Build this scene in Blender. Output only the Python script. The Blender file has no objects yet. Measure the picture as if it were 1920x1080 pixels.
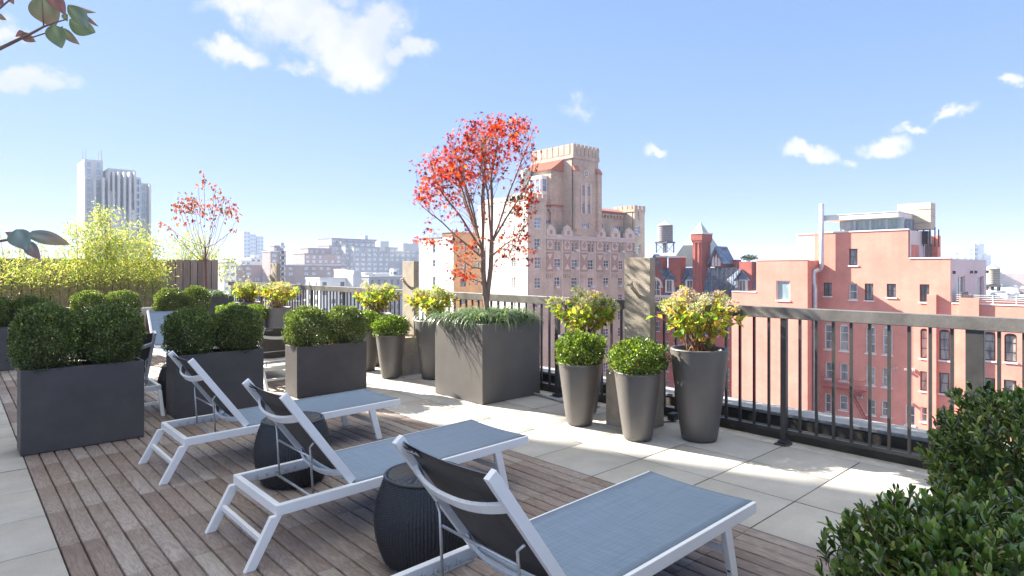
import bpy, bmesh, math, random
import numpy as np
from mathutils import Vector, Matrix

S = bpy.context.scene
COL = S.collection
# ================================================================ LOOK
SKY_STRENGTH = .12
SUN_STRENGTH = 5.0
EXPOSURE = 2.38
HAZE = 0.00034
SKY_TINT = (.435, .615, 1.42, 1)
CLOUD_COL = (1.62, 1.63, 1.65, 1)
FILL_CLOUD = (3.75, 3.6, 2.85, 1)  # cloud added overhead out of view, brighter, as fill light
CLOUDS = [  # photograph column, row, half width, half height, strength
    (55, 140, 85, 42, 1.3), (20, 45, 55, 28, .75), (430, 92, 68, 34, 1.2), (470, -20, 110, 60, 1.3), (560, 40, 110, 60, 1.4), (650, 95, 100, 62, 1.5), (690, 50, 80, 45, 1.3), (730, 25, 50, 40, 1.0),
    (785, 90, 42, 34, 1.2), (745, 110, 50, 22, .8), (690, 140, 60, 28, .9), (640, -30, 60, 40, .9), (1095, 196, 34, 13, .45), (1228, 296, 36, 14, .95), (1518, 288, 52, 28, 1.25), (1655, 272, 50, 28, 1.0),
    (1720, 236, 36, 14, .75), (1798, 220, 40, 16, .75), (1910, 165, 34, 22, 1.0), (1580, 300, 20, 12, .6), (560, 130, 50, 18, .6)]
# ---------------------------------------------------------------- survey constants (photograph -> metres)
F = 1153.0            # focal length in photograph pixels
HY = 503.0            # horizon row
H = 1.55              # eye height above the terrace
TH = math.atan2(1055, 1153)
CS, SN = math.cos(TH), math.sin(TH)
SUN = Vector((-0.30, 0.954, 0.625)).normalized()
SUN_EL = math.asin(SUN.z)

def kx(px): return (px - 960.0) / F
def on_x(px, x):      # photograph column on a plane x=const -> (y, depth)
    k = kx(px); Y = x / (CS * k + SN); return Y * (CS - SN * k), Y
def on_y(px, y):      # photograph column on a plane y=const -> (x, depth)
    k = kx(px); Y = y / (CS - SN * k); return Y * (CS * k + SN), Y
def zz(py, Y): return H + (HY - py) * Y / F
def at(px, Y):
    k = kx(px); return Y * (CS * k + SN), Y * (CS - SN * k)
def at3(px, py, Y):
    x, y = at(px, Y); return Vector((x, y, zz(py, Y)))

# ---------------------------------------------------------------- node helpers / materials
def new_mat(name):
    m = bpy.data.materials.new(name); m.use_nodes = True
    nt = m.node_tree; nt.nodes.clear()
    out = nt.nodes.new('ShaderNodeOutputMaterial')
    return m, nt, out

def N(nt, kind, **kw):
    n = nt.nodes.new(kind)
    for k, v in kw.items():
        if k.startswith('i_'):
            key = k[2:]
            key = int(key) if key.isdigit() else key
            n.inputs[key].default_value = v
        else: setattr(n, k, v)
    return n

def c4(c): return (c[0], c[1], c[2], 1.0)

def mat(name, col, rough=0.6, metal=0.0, spec=0.5, var=0.15, scale=6.0, bump=0.0, bscale=60.0,
        col2=None, stretch=None, attr=None, coat=0.0, fine=0.0):
    """Principled surface whose colour is broken up by two scales of noise."""
    m, nt, out = new_mat(name)
    L = nt.links.new
    p = N(nt, 'ShaderNodeBsdfPrincipled')
    p.inputs['Roughness'].default_value = rough
    p.inputs['Metallic'].default_value = metal
    p.inputs['Specular IOR Level'].default_value = spec
    p.inputs['Coat Weight'].default_value = coat
    tc = N(nt, 'ShaderNodeTexCoord')
    src = tc.outputs['Object']
    if stretch:
        mp = N(nt, 'ShaderNodeMapping'); mp.inputs['Scale'].default_value = stretch
        L(src, mp.inputs['Vector']); src = mp.outputs['Vector']
    nz = N(nt, 'ShaderNodeTexNoise'); nz.inputs['Scale'].default_value = scale
    nz.inputs['Detail'].default_value = 8; nz.inputs['Roughness'].default_value = 0.65
    L(src, nz.inputs['Vector'])
    mr = N(nt, 'ShaderNodeMapRange'); mr.inputs[1].default_value = 0.3; mr.inputs[2].default_value = 0.7
    L(nz.outputs['Fac'], mr.inputs[0])
    mx = N(nt, 'ShaderNodeMix', data_type='RGBA')
    a = [x * (1 - var) for x in col]; b = [min(1, x * (1 + var)) for x in (col2 or col)]
    mx.inputs[6].default_value = c4(a); mx.inputs[7].default_value = c4(b)
    L(mr.outputs[0], mx.inputs[0])
    cur = mx.outputs[2]
    if fine:
        n2 = N(nt, 'ShaderNodeTexNoise'); n2.inputs['Scale'].default_value = bscale; n2.inputs['Detail'].default_value = 3
        L(src, n2.inputs['Vector'])
        m2 = N(nt, 'ShaderNodeMapRange'); m2.inputs[1].default_value = .25; m2.inputs[2].default_value = .75
        m2.inputs[3].default_value = 1 - fine; m2.inputs[4].default_value = 1 + fine
        L(n2.outputs['Fac'], m2.inputs[0])
        mm = N(nt, 'ShaderNodeMix', data_type='RGBA', blend_type='MULTIPLY'); mm.inputs[0].default_value = 1
        L(cur, mm.inputs[6]); L(m2.outputs[0], mm.inputs[7]); cur = mm.outputs[2]
    if attr:
        at_ = N(nt, 'ShaderNodeAttribute', attribute_name=attr)
        mm = N(nt, 'ShaderNodeMix', data_type='RGBA', blend_type='MULTIPLY'); mm.inputs[0].default_value = 1
        L(cur, mm.inputs[6]); L(at_.outputs['Color'], mm.inputs[7]); cur = mm.outputs[2]
    L(cur, p.inputs['Base Color'])
    if bump:
        n3 = N(nt, 'ShaderNodeTexNoise'); n3.inputs['Scale'].default_value = bscale; n3.inputs['Detail'].default_value = 6
        L(src, n3.inputs['Vector'])
        bp = N(nt, 'ShaderNodeBump'); bp.inputs['Strength'].default_value = bump; bp.inputs['Distance'].default_value = 0.01
        L(n3.outputs['Fac'], bp.inputs['Height']); L(bp.outputs['Normal'], p.inputs['Normal'])
    L(p.outputs[0], out.inputs[0])
    return m

def leaf_mat(name, trans=0.35, rough=0.45, spec=0.4, tint=(1, 1, 1)):
    """Leaf: per-leaf colour attribute, reflecting and letting light through."""
    m, nt, out = new_mat(name); L = nt.links.new
    a = N(nt, 'ShaderNodeAttribute', attribute_name='Col')
    p = N(nt, 'ShaderNodeBsdfPrincipled'); p.inputs['Roughness'].default_value = rough
    p.inputs['Specular IOR Level'].default_value = spec
    L(a.outputs['Color'], p.inputs['Base Color'])
    t = N(nt, 'ShaderNodeBsdfTranslucent')
    mm = N(nt, 'ShaderNodeMix', data_type='RGBA', blend_type='MULTIPLY'); mm.inputs[0].default_value = 1
    mm.inputs[7].default_value = c4(tint)
    L(a.outputs['Color'], mm.inputs[6]); L(mm.outputs[2], t.inputs['Color'])
    ms = N(nt, 'ShaderNodeMixShader'); ms.inputs[0].default_value = trans
    L(p.outputs[0], ms.inputs[1]); L(t.outputs[0], ms.inputs[2]); L(ms.outputs[0], out.inputs[0])
    return m

def glass_mat(name, col, rough=0.04, spec=0.8, scale=0.35, col2=None):
    m, nt, out = new_mat(name); L = nt.links.new
    p = N(nt, 'ShaderNodeBsdfPrincipled'); p.inputs['Roughness'].default_value = rough
    p.inputs['Specular IOR Level'].default_value = spec
    tc = N(nt, 'ShaderNodeTexCoord'); oi = N(nt, 'ShaderNodeObjectInfo')
    mp = N(nt, 'ShaderNodeMapping'); mp.inputs['Scale'].default_value = (3, 3, .6)
    L(tc.outputs['Object'], mp.inputs['Vector'])
    cb = N(nt, 'ShaderNodeVectorMath', operation='SCALE'); L(oi.outputs['Location'], cb.inputs[0]); cb.inputs['Scale'].default_value = 3.7
    ad = N(nt, 'ShaderNodeVectorMath', operation='ADD'); L(mp.outputs[0], ad.inputs[0]); L(cb.outputs[0], ad.inputs[1])
    nz = N(nt, 'ShaderNodeTexNoise'); nz.inputs['Scale'].default_value = scale * 3; nz.inputs['Detail'].default_value = 3
    L(ad.outputs[0], nz.inputs['Vector'])
    mr = N(nt, 'ShaderNodeMapRange'); mr.inputs[1].default_value = .4; mr.inputs[2].default_value = .62; L(nz.outputs['Fac'], mr.inputs[0])
    mx = N(nt, 'ShaderNodeMix', data_type='RGBA'); mx.inputs[6].default_value = c4(col)
    mx.inputs[7].default_value = c4(col2 or [x * 2.2 for x in col]); L(mr.outputs[0], mx.inputs[0])
    L(mx.outputs[2], p.inputs['Base Color']); L(p.outputs[0], out.inputs[0])
    return m

def brick_mat(name, c1, c2, mortar, scale=1.0, bw=.22, bh=.075, rough=.85, var=.2, msize=.012, nscale=.15, streak=.0):
    """Masonry with courses, in metres, plus large-scale weathering; picks the wall direction from the normal."""
    m, nt, out = new_mat(name); L = nt.links.new
    p = N(nt, 'ShaderNodeBsdfPrincipled'); p.inputs['Roughness'].default_value = rough
    p.inputs['Specular IOR Level'].default_value = .2
    g = N(nt, 'ShaderNodeNewGeometry'); sp = N(nt, 'ShaderNodeSeparateXYZ'); L(g.outputs['Position'], sp.inputs[0])
    ad = N(nt, 'ShaderNodeMath', operation='ADD'); L(sp.outputs[0], ad.inputs[0]); L(sp.outputs[1], ad.inputs[1])
    cb = N(nt, 'ShaderNodeCombineXYZ'); L(ad.outputs[0], cb.inputs[0]); L(sp.outputs[2], cb.inputs[1])
    b = N(nt, 'ShaderNodeTexBrick'); b.inputs['Scale'].default_value = scale
    b.inputs['Color1'].default_value = c4(c1); b.inputs['Color2'].default_value = c4(c2); b.inputs['Mortar'].default_value = c4(mortar)
    b.inputs['Brick Width'].default_value = bw; b.inputs['Row Height'].default_value = bh; b.inputs['Mortar Size'].default_value = msize
    L(cb.outputs[0], b.inputs['Vector'])
    nz = N(nt, 'ShaderNodeTexNoise'); nz.inputs['Scale'].default_value = nscale; nz.inputs['Detail'].default_value = 9; nz.inputs['Roughness'].default_value = .7
    L(g.outputs['Position'], nz.inputs['Vector'])
    mr = N(nt, 'ShaderNodeMapRange'); mr.inputs[1].default_value = .3; mr.inputs[2].default_value = .7
    mr.inputs[3].default_value = 1 - var; mr.inputs[4].default_value = 1 + var; L(nz.outputs['Fac'], mr.inputs[0])
    mm = N(nt, 'ShaderNodeMix', data_type='RGBA', blend_type='MULTIPLY'); mm.inputs[0].default_value = 1
    L(b.outputs['Color'], mm.inputs[6]); L(mr.outputs[0], mm.inputs[7]); cur = mm.outputs[2]
    if streak:     # rain marks and patched paint
        for sc_, lo_, hi_, k_ in (((1.6, 1.6, .12), .42, .72, streak), ((.22, .22, .5), .45, .52, streak * .6)):
            mp = N(nt, 'ShaderNodeMapping'); mp.inputs['Scale'].default_value = sc_; L(g.outputs['Position'], mp.inputs[0])
            n5 = N(nt, 'ShaderNodeTexNoise'); n5.inputs['Scale'].default_value = 1; n5.inputs['Detail'].default_value = 6; L(mp.outputs[0], n5.inputs['Vector'])
            r5 = N(nt, 'ShaderNodeMapRange'); r5.inputs[1].default_value = lo_; r5.inputs[2].default_value = hi_; r5.inputs[3].default_value = 1; r5.inputs[4].default_value = 1 - k_; L(n5.outputs['Fac'], r5.inputs[0])
            m5 = N(nt, 'ShaderNodeMix', data_type='RGBA', blend_type='MULTIPLY'); m5.inputs[0].default_value = 1; L(cur, m5.inputs[6]); L(r5.outputs[0], m5.inputs[7]); cur = m5.outputs[2]
    L(cur, p.inputs['Base Color'])
    L(p.outputs[0], out.inputs[0])
    return m

# ---------------------------------------------------------------- objects
ROOT = {}
def origin_of(o):
    while o.parent is not None: o = o.parent
    return ROOT.get(o.name, Vector((0, 0, 0)))

def tag(o, label=None, cat=None, group=None, kind=None):
    if label: o['label'] = label
    if cat: o['category'] = cat
    if group: o['group'] = group
    if kind: o['kind'] = kind
    return o

def thing(name, label, cat, loc=(0, 0, 0), group=None):
    o = bpy.data.objects.new(name, None); COL.objects.link(o)
    o.empty_display_size = 0.1
    o.location = loc; ROOT[o.name] = Vector(loc)
    return tag(o, label, cat, group)

def link(name, me, parent=None):
    o = bpy.data.objects.new(name, me); COL.objects.link(o)
    if parent is not None: o.parent = parent
    return o

def dup(o, parent=None, **kw):
    c = o.copy(); COL.objects.link(c); c.parent = parent
    for ch in list(o.children): dup(ch, c)
    return c

def dup_thing(o, loc, rotz=0.0, scale=None, label=None, group=None):
    c = dup(o); c.location = loc; c.rotation_euler = (0, 0, rotz)
    if scale: c.scale = scale
    ROOT[c.name] = Vector(loc)
    if label: c['label'] = label
    if group: c['group'] = group
    return c

class MB:
    def __init__(s): s.v = []; s.f = []
    def add(s, vs, fs):
        b = len(s.v); s.v += [tuple(x) for x in vs]; s.f += [tuple(i + b for i in f) for f in fs]
    def box(s, x0, x1, y0, y1, z0, z1):
        if x0 > x1: x0, x1 = x1, x0
        if y0 > y1: y0, y1 = y1, y0
        if z0 > z1: z0, z1 = z1, z0
        s.add([(x0, y0, z0), (x1, y0, z0), (x1, y1, z0), (x0, y1, z0), (x0, y0, z1), (x1, y0, z1), (x1, y1, z1), (x0, y1, z1)],
              [(0, 3, 2, 1), (4, 5, 6, 7), (0, 1, 5, 4), (1, 2, 6, 5), (2, 3, 7, 6), (3, 0, 4, 7)])
    def bar(s, p, q, w, h, side=(0, 1, 0)):
        """rectangular bar p->q; w measured along `side`, h across."""
        p, q = Vector(p), Vector(q); d = (q - p).normalized(); sd = Vector(side)
        sd = (sd - d * sd.dot(d)).normalized(); up = d.cross(sd)
        vs = []
        for c in (p, q):
            for a, b in ((-1, -1), (1, -1), (1, 1), (-1, 1)): vs.append(c + sd * (a * w / 2) + up * (b * h / 2))
        s.add(vs, [(0, 3, 2, 1), (4, 5, 6, 7), (0, 1, 5, 4), (1, 2, 6, 5), (2, 3, 7, 6), (3, 0, 4, 7)])
    def tube(s, pts, r, n=8):
        pts = [Vector(p) for p in pts]; m = len(pts)
        rr = r if isinstance(r, (list, tuple)) else [r] * m
        vs = []; prev = None
        for i, p in enumerate(pts):
            d = (pts[min(i + 1, m - 1)] - pts[max(i - 1, 0)]).normalized()
            if prev is None: a = d.orthogonal().normalized()
            else: a = (prev - d * prev.dot(d)).normalized()
            prev = a; b = d.cross(a)
            for j in range(n):
                t = 2 * math.pi * j / n; vs.append(p + (a * math.cos(t) + b * math.sin(t)) * rr[i])
        fs = [(i * n + j, i * n + (j + 1) % n, (i + 1) * n + (j + 1) % n, (i + 1) * n + j) for i in range(m - 1) for j in range(n)]
        fs += [tuple(range(n))[::-1], tuple(range((m - 1) * n, m * n))]
        s.add(vs, fs)
    def lathe(s, prof, n=40, c=(0, 0, 0), cap=True):
        vs = []
        for r, z in prof:
            for j in range(n):
                t = 2 * math.pi * j / n; vs.append((c[0] + r * math.cos(t), c[1] + r * math.sin(t), c[2] + z))
        m = len(prof)
        fs = [(i * n + j, i * n + (j + 1) % n, (i + 1) * n + (j + 1) % n, (i + 1) * n + j) for i in range(m - 1) for j in range(n)]
        if cap: fs += [tuple(range(n))[::-1], tuple(range((m - 1) * n, m * n))]
        s.add(vs, fs)
    def prism(s, poly, axis, a0, a1):
        """poly of (p,q) pairs pushed along an axis: 'x' -> (y,z), 'y' -> (x,z), 'z' -> (x,y)."""
        f = {'x': lambda p, q, a: (a, p, q), 'y': lambda p, q, a: (p, a, q), 'z': lambda p, q, a: (p, q, a)}[axis]
        n = len(poly); vs = [f(p, q, a0) for p, q in poly] + [f(p, q, a1) for p, q in poly]
        s.add(vs, [tuple(range(n))[::-1], tuple(range(n, 2 * n))] + [(i, (i + 1) % n, n + (i + 1) % n, n + i) for i in range(n)])
    def pyramid(s, x0, x1, y0, y1, z0, z1, top=0.0, tx=None, ty=None):
        cx, cy = (x0 + x1) / 2, (y0 + y1) / 2
        hx = (x1 - x0) / 2 * (top if tx is None else tx); hy = (y1 - y0) / 2 * (top if ty is None else ty)
        s.add([(x0, y0, z0), (x1, y0, z0), (x1, y1, z0), (x0, y1, z0), (cx - hx, cy - hy, z1), (cx + hx, cy - hy, z1), (cx + hx, cy + hy, z1), (cx - hx, cy + hy, z1)],
              [(0, 3, 2, 1), (4, 5, 6, 7), (0, 1, 5, 4), (1, 2, 6, 5), (2, 3, 7, 6), (3, 0, 4, 7)])
    def facade(s, axis, plane, a0, a1, z0, z1, holes=(), depth=0.25, arch=()):
        """a wall with real openings, facing -x or -y; each opening gets its four reveals."""
        if a0 > a1: a0, a1 = a1, a0
        hs = [(min(h[0], h[1]), max(h[0], h[1]), min(h[2], h[3]), max(h[2], h[3])) for h in holes]
        hs = [(h[0], h[1], max(h[2], z0 + .01), min(h[3], z1 - .01)) for h in hs if h[3] > z0 and h[2] < z1]
        hs = [h for h in hs if h[0] > a0 and h[1] < a1 and h[2] > z0 and h[3] < z1]
        P = (lambda a, z, d: (plane + d, a, z)) if axis == 'x' else (lambda a, z, d: (a, plane + d, z))
        A = sorted({a0, a1, *[h[0] for h in hs], *[h[1] for h in hs]}); Z = sorted({z0, z1, *[h[2] for h in hs], *[h[3] for h in hs]})
        for i in range(len(A) - 1):
            run = None
            for j in range(len(Z) - 1):
                ca, cz = (A[i] + A[i + 1]) / 2, (Z[j] + Z[j + 1]) / 2
                inside = any(h[0] < ca < h[1] and h[2] < cz < h[3] for h in hs)
                if not inside:
                    if run is None: run = Z[j]
                    end = Z[j + 1]
                if (inside or j == len(Z) - 2) and run is not None:
                    s.add([P(A[i], run, 0), P(A[i + 1], run, 0), P(A[i + 1], end, 0), P(A[i], end, 0)], [(0, 1, 2, 3)]); run = None
        for h in hs:
            q = [P(h[0], h[2], 0), P(h[1], h[2], 0), P(h[1], h[3], 0), P(h[0], h[3], 0), P(h[0], h[2], depth), P(h[1], h[2], depth), P(h[1], h[3], depth), P(h[0], h[3], depth)]
            s.add(q, [(0, 1, 5, 4), (1, 2, 6, 5), (2, 3, 7, 6), (3, 0, 4, 7)])
        for h in arch:       # filled corners that round the head of an opening
            h = (min(h[0], h[1]), max(h[0], h[1]), min(h[2], h[3]), max(h[2], h[3]), h[4])
            w = h[1] - h[0]; rise = h[4]; c = (h[0] + h[1]) / 2; n = 6
            for sg in (-1, 1):
                pts = [(c + sg * w / 2, h[3])]
                for t in range(n + 1):
                    u = t / n; pts.append((c + sg * w / 2 * (1 - u), h[3] - rise * (1 - math.sqrt(max(0, 1 - (1 - u) ** 2)))))
                k = len(pts)
                s.add([P(a, z, .002) for a, z in pts] + [P(a, z, depth * .9) for a, z in pts],
                      [tuple(range(k)), tuple(range(2 * k - 1, k - 1, -1))] + [(t, (t + 1) % k, k + (t + 1) % k, k + t) for t in range(k)])
    def build(s, name, m, parent=None, smooth=False, bevel=0.0, seg=2):
        o0 = origin_of(parent) if parent is not None else Vector((0, 0, 0))
        me = bpy.data.meshes.new(name)
        me.from_pydata([(x - o0.x, y - o0.y, z - o0.z) for x, y, z in s.v], [], s.f)
        me.materials.append(m)
        if smooth:
            me.polygons.foreach_set('use_smooth', [True] * len(me.polygons))
        me.update()
        o = link(name, me, parent)
        if bevel:
            b = o.modifiers.new('edge', 'BEVEL'); b.width = bevel; b.segments = seg; b.limit_method = 'ANGLE'; b.angle_limit = math.radians(50)
            b.harden_normals = False
        return o

def np_mesh(name, V, Fc, m, parent=None, cols=None, smooth=False):
    """fast mesh from numpy arrays: Fc list of (n,k) index arrays."""
    me = bpy.data.meshes.new(name)
    o0 = origin_of(parent) if parent is not None else Vector((0, 0, 0))
    V = np.asarray(V, dtype=np.float64) - np.array(o0)
    me.vertices.add(len(V)); me.vertices.foreach_set('co', V.astype(np.float32).ravel())
    Fc = [np.asarray(f) for f in (Fc if isinstance(Fc, list) else [Fc])]
    loops = np.concatenate([f.ravel() for f in Fc]); cnt = np.concatenate([np.full(len(f), f.shape[1]) for f in Fc])
    me.loops.add(len(loops)); me.loops.foreach_set('vertex_index', loops.astype(np.int32))
    me.polygons.add(len(cnt)); st = np.concatenate([[0], np.cumsum(cnt)[:-1]])
    me.polygons.foreach_set('loop_start', st.astype(np.int32))
    if smooth: me.polygons.foreach_set('use_smooth', np.ones(len(cnt), dtype=bool))
    me.materials.append(m)
    if cols is not None:
        ca = me.color_attributes.new('Col', 'FLOAT_COLOR', 'POINT')
        c = np.ones((len(V), 4), np.float32); c[:, :3] = cols; ca.data.foreach_set('color', c.ravel())
    me.update(calc_edges=True); me.validate()
    return link(name, me, parent)

# ---------------------------------------------------------------- leaves and limbs
def unit(a): return a / np.maximum(np.linalg.norm(a, axis=-1, keepdims=True), 1e-9)
T_DIAMOND = (np.array([[0, 0, 0], [.5, .5, .14], [1, 0, -.04], [.5, -.5, .14]]), [np.array([[0, 3, 2], [0, 2, 1]])])
def _obov():
    v = []; ts = (0, .3, .62, .86, 1.0); ws = (.04, .36, .5, .36, .05); zs = (0, .05, .07, .05, -.01)
    for t, w, z in zip(ts, ws, zs): v += [[t, w, z + .10 * w], [t, 0, z - .05], [t, -w, z + .10 * w]]
    f = []
    for i in range(4):
        a = i * 3; f += [[a, a + 1, a + 4, a + 3], [a + 1, a + 2, a + 5, a + 4]]
    return np.array(v, float), [np.array(f)]
T_OBOV = _obov()
def _ovate():
    v = []; ts = (0, .18, .42, .7, 1.0); ws = (.03, .40, .5, .34, .01); zs = (0, .03, .02, -.05, -.16)
    for t, w, z in zip(ts, ws, zs): v += [[t, w, z + .16 * w], [t, 0, z - .04], [t, -w, z + .16 * w]]
    f = []
    for i in range(4):
        a = i * 3; f += [[a, a + 1, a + 4, a + 3], [a + 1, a + 2, a + 5, a + 4]]
    return np.array(v, float), [np.array(f)]
T_OVATE = _ovate()
def _maple():
    v = [[.28, 0, .02]]; lob = [(-150, .34), (-100, .62), (-50, .9), (0, 1.0), (50, .9), (100, .62), (150, .34)]
    p = []
    for i, (a, r) in enumerate(lob):
        p.append((a, r))
        if i < 6: p.append(((a + lob[i + 1][0]) / 2, .26))
    p.append((180, .10))
    for a, r in p:
        t = math.radians(a); v.append([.28 + .72 * r * math.cos(t), .72 * r * math.sin(t), -.16 * r * r])
    n = len(p); f = [[0, 1 + i, 1 + (i + 1) % n] for i in range(n)]
    return np.array(v, float), [np.array(f)]
T_MAPLE = _maple()
T_LANCE = (np.array([[0, 0, 0], [.3, .5, .05], [.3, -.5, .05], [.65, .38, -.05], [.65, -.38, -.05], [1, 0, -.2]]),
           [np.array([[0, 2, 4, 3], ])[:0].reshape(0, 4), np.array([[0, 2, 1], [3, 4, 5]])])
T_LANCE = (T_LANCE[0], [np.array([[1, 2, 4, 3]]), np.array([[0, 2, 1], [3, 4, 5]])])

def leaf_cloud(name, pos, axis, up, length, width, cols, tmpl, m, parent=None, smooth=False):
    tv, tf = tmpl; n = len(pos); T = len(tv)
    a = unit(axis); s = np.cross(up, a); bad = np.linalg.norm(s, axis=1) < 1e-4
    s[bad] = np.cross(np.array([1., .3, .2]), a[bad]); s = unit(s); u = np.cross(a, s)
    length = np.broadcast_to(length, (n,)); width = np.broadcast_to(width, (n,))
    V = pos[:, None, :] + a[:, None, :] * (tv[None, :, 0:1] * length[:, None, None]) + s[:, None, :] * (tv[None, :, 1:2] * width[:, None, None]) + u[:, None, :] * (tv[None, :, 2:3] * length[:, None, None])
    off = (np.arange(n) * T)[:, None, None]
    Fc = [(f[None] + off).reshape(-1, f.shape[1]) for f in tf if len(f)]
    C = np.repeat(cols, T, axis=0)
    return np_mesh(name, V.reshape(-1, 3), Fc, m, parent, C, smooth)

def pick_cols(rng, n, palette, weights, jit=.15):
    pal = np.array(palette, float); w = np.array(weights, float); w /= w.sum()
    c = pal[rng.choice(len(pal), n, p=w)]
    return np.clip(c * (1 + rng.normal(0, jit, (n, 1))) * (1 + rng.normal(0, jit * .4, (n, 3))), .002, .95)

def grow(stem, targets, rng, seg=.12, jit=.012, side=.9, rise=.05):
    """branch skeleton: joins every target to the best node of what has grown so far."""
    P = [np.array(p, float) for p in stem]; par = [-1] + list(range(len(stem) - 1)); D = [np.array([0, 0, 1.])] * len(stem)
    for i in range(1, len(stem)): D[i] = unit(P[i] - P[i - 1])
    base = P[-1]
    for t in sorted([np.array(t, float) for t in targets], key=lambda q: np.linalg.norm(q - base)):
        A = np.array(P); d = t - A; L = np.linalg.norm(d, axis=1); dn = d / np.maximum(L, 1e-6)[:, None]
        cosv = np.sum(dn * np.array(D), axis=1)
        cost = L * (1 + side * (1 - cosv)) + np.where(d[:, 2] < rise, 3 * (rise - d[:, 2]), 0)
        cost[:max(1, len(stem) // 2)] += 3
        i = int(np.argmin(cost)); n = max(2, int(L[i] / seg)); p0 = P[i]; t0 = D[i] * L[i] * .45
        prev = i
        for j in range(1, n + 1):
            u = j / n; b = (1 - u) ** 2 * p0 + 2 * u * (1 - u) * (p0 + t0) + u * u * t
            if j < n: b = b + rng.normal(0, jit, 3)
            P.append(b); par.append(prev); D.append(unit(b - P[prev])); prev = len(P) - 1
    return np.array(P), np.array(par)

def limb_mesh(name, P, par, m, parent, tip=.003, power=2.3, n=6, cap=None, base_r=None):
    N_ = len(P); acc = np.zeros(N_); kids = np.zeros(N_, int)
    for i in range(N_):
        if par[i] >= 0: kids[par[i]] += 1
    for i in range(N_ - 1, -1, -1):
        if kids[i] == 0: acc[i] += tip ** power
        acc[i] += (tip * .25) ** power
        if par[i] >= 0: acc[par[i]] += acc[i]
    r = acc ** (1 / power)
    if base_r: r = tip + (r - tip) * (base_r - tip) / max(r[0] - tip, 1e-6)
    if cap: r = np.minimum(r, cap)
    V, Fq = [], []; ang = np.arange(n) * 2 * math.pi / n
    for i in range(N_):
        if par[i] < 0: continue
        a, b = P[par[i]], P[i]; d = b - a; L = np.linalg.norm(d)
        if L < 1e-5: continue
        d = d / L; s = np.cross(d, [0.31, .2, .93]); s = s / max(np.linalg.norm(s), 1e-6); u = np.cross(d, s)
        ring = np.cos(ang)[:, None] * s + np.sin(ang)[:, None] * u
        ra = min(r[par[i]], r[i] * 1.35 if par[par[i]] >= 0 else r[par[i]])
        k = len(V) * n
        V.append(a - d * ra * .3 + ring * ra); V.append(b + d * r[i] * .2 + ring * r[i])
        for j in range(n): Fq.append([k + j, k + (j + 1) % n, k + n + (j + 1) % n, k + n + j])
    return np_mesh(name, np.concatenate(V), np.array(Fq), m, parent, None, True)
# ================================================================ MATERIALS OF THE TERRACE
M = {}
M['white'] = mat('white_powder_coat', (.86, .86, .83), rough=.32, var=.03, bump=.03, bscale=300)
M['sling_dark'] = M['rod'] = None
M['rod'] = mat('brushed_rod', (.62, .63, .62), rough=.28, metal=.6, var=.05)
M['fiber'] = mat('charcoal_fibreglass', (.076, .070, .066), rough=.5, var=.2, scale=3, bump=.06, bscale=220, fine=.08)
M['pot'] = mat('grey_fibreglass_pot', (.088, .080, .072), rough=.5, spec=1.0, var=.14, scale=4, bump=.05, bscale=200, fine=.07)
M['concrete'] = mat('cast_slab_concrete', (.30, .255, .195), rough=.85, var=.28, scale=4, bump=.5, bscale=90, fine=.2)
M['soil'] = mat('bark_mulch', (.11, .05, .027), rough=.95, var=.5, scale=60, bump=1.0, bscale=70, col2=(.2, .1, .055))
M['rail'] = mat('weathered_rail_paint', (.115, .109, .102), rough=.42, var=.35, scale=5, bump=.1, bscale=60, fine=.1)
M['bal'] = mat('black_baluster_paint', (.045, .043, .041), rough=.38, var=.25, scale=9)
M['membrane'] = mat('black_roof_membrane', (.05, .045, .038), rough=.8, var=.4, scale=5, bump=.4, bscale=50)
M['coping'] = mat('speckled_coping', (.24, .25, .26), rough=.8, var=.25, scale=30, fine=.3, bscale=150)
M['gravel'] = mat('bleached_cement', (.44, .42, .37), rough=.95, var=.22, scale=7, bump=.7, bscale=110, fine=.25)
M['slab'] = mat('roof_deck_dark', (.02, .018, .016), rough=.9, var=.3)
M['fence'] = mat('taupe_fence_board', (.31, .235, .19), rough=.75, var=.25, scale=3, stretch=(8, 8, .8), bump=.2, bscale=40, attr='Col')
M['bark'] = mat('maple_bark', (.24, .165, .125), rough=.9, var=.35, scale=22, bump=.6, bscale=80, stretch=(1, 1, .35))
M['bark_red'] = mat('twig_bark', (.20, .10, .075), rough=.85, var=.3, scale=30)
M['stem'] = mat('woody_stem', (.22, .135, .075), rough=.85, var=.3, scale=40)
M['culm'] = mat('bamboo_culm', (.28, .25, .08), rough=.5, var=.3, scale=8)
M['boxleaf'] = leaf_mat('boxwood_leaf', .35, .30, .6, (1.4, 1.5, .6))
M['nearleaf'] = leaf_mat('holly_leaf', .18, .22, .8, (1.2, 1.3, .4))
M['hydleaf'] = leaf_mat('hydrangea_leaf', .5, .55, .3, (1.15, 1.1, .6))
M['petal'] = leaf_mat('dry_petals', .35, .8, .2)
M['mapleleaf'] = leaf_mat('maple_leaf', .38, .6, .12, (1.25, 1.0, .9))
M['bambooleaf'] = leaf_mat('bamboo_leaf', .5, .5, .3, (1.15, 1.1, .6))
M['grassleaf'] = leaf_mat('liriope_blade', .3, .35, .5, (1.1, 1.2, .6))
M['dogleaf'] = leaf_mat('dogwood_leaf', .45, .5, .35, (1.0, 1.0, .7))
M['cushion'] = mat('cream_cushion', (.62, .56, .46), rough=.9, var=.06, scale=5, bump=.1, bscale=200)
M['teak'] = mat('teak_slat', (.16, .085, .05), rough=.6, var=.25, scale=4, stretch=(1, 6, 6))
M['rubber'] = mat('black_rubber', (.02, .02, .02), rough=.6, var=.1)

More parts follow.
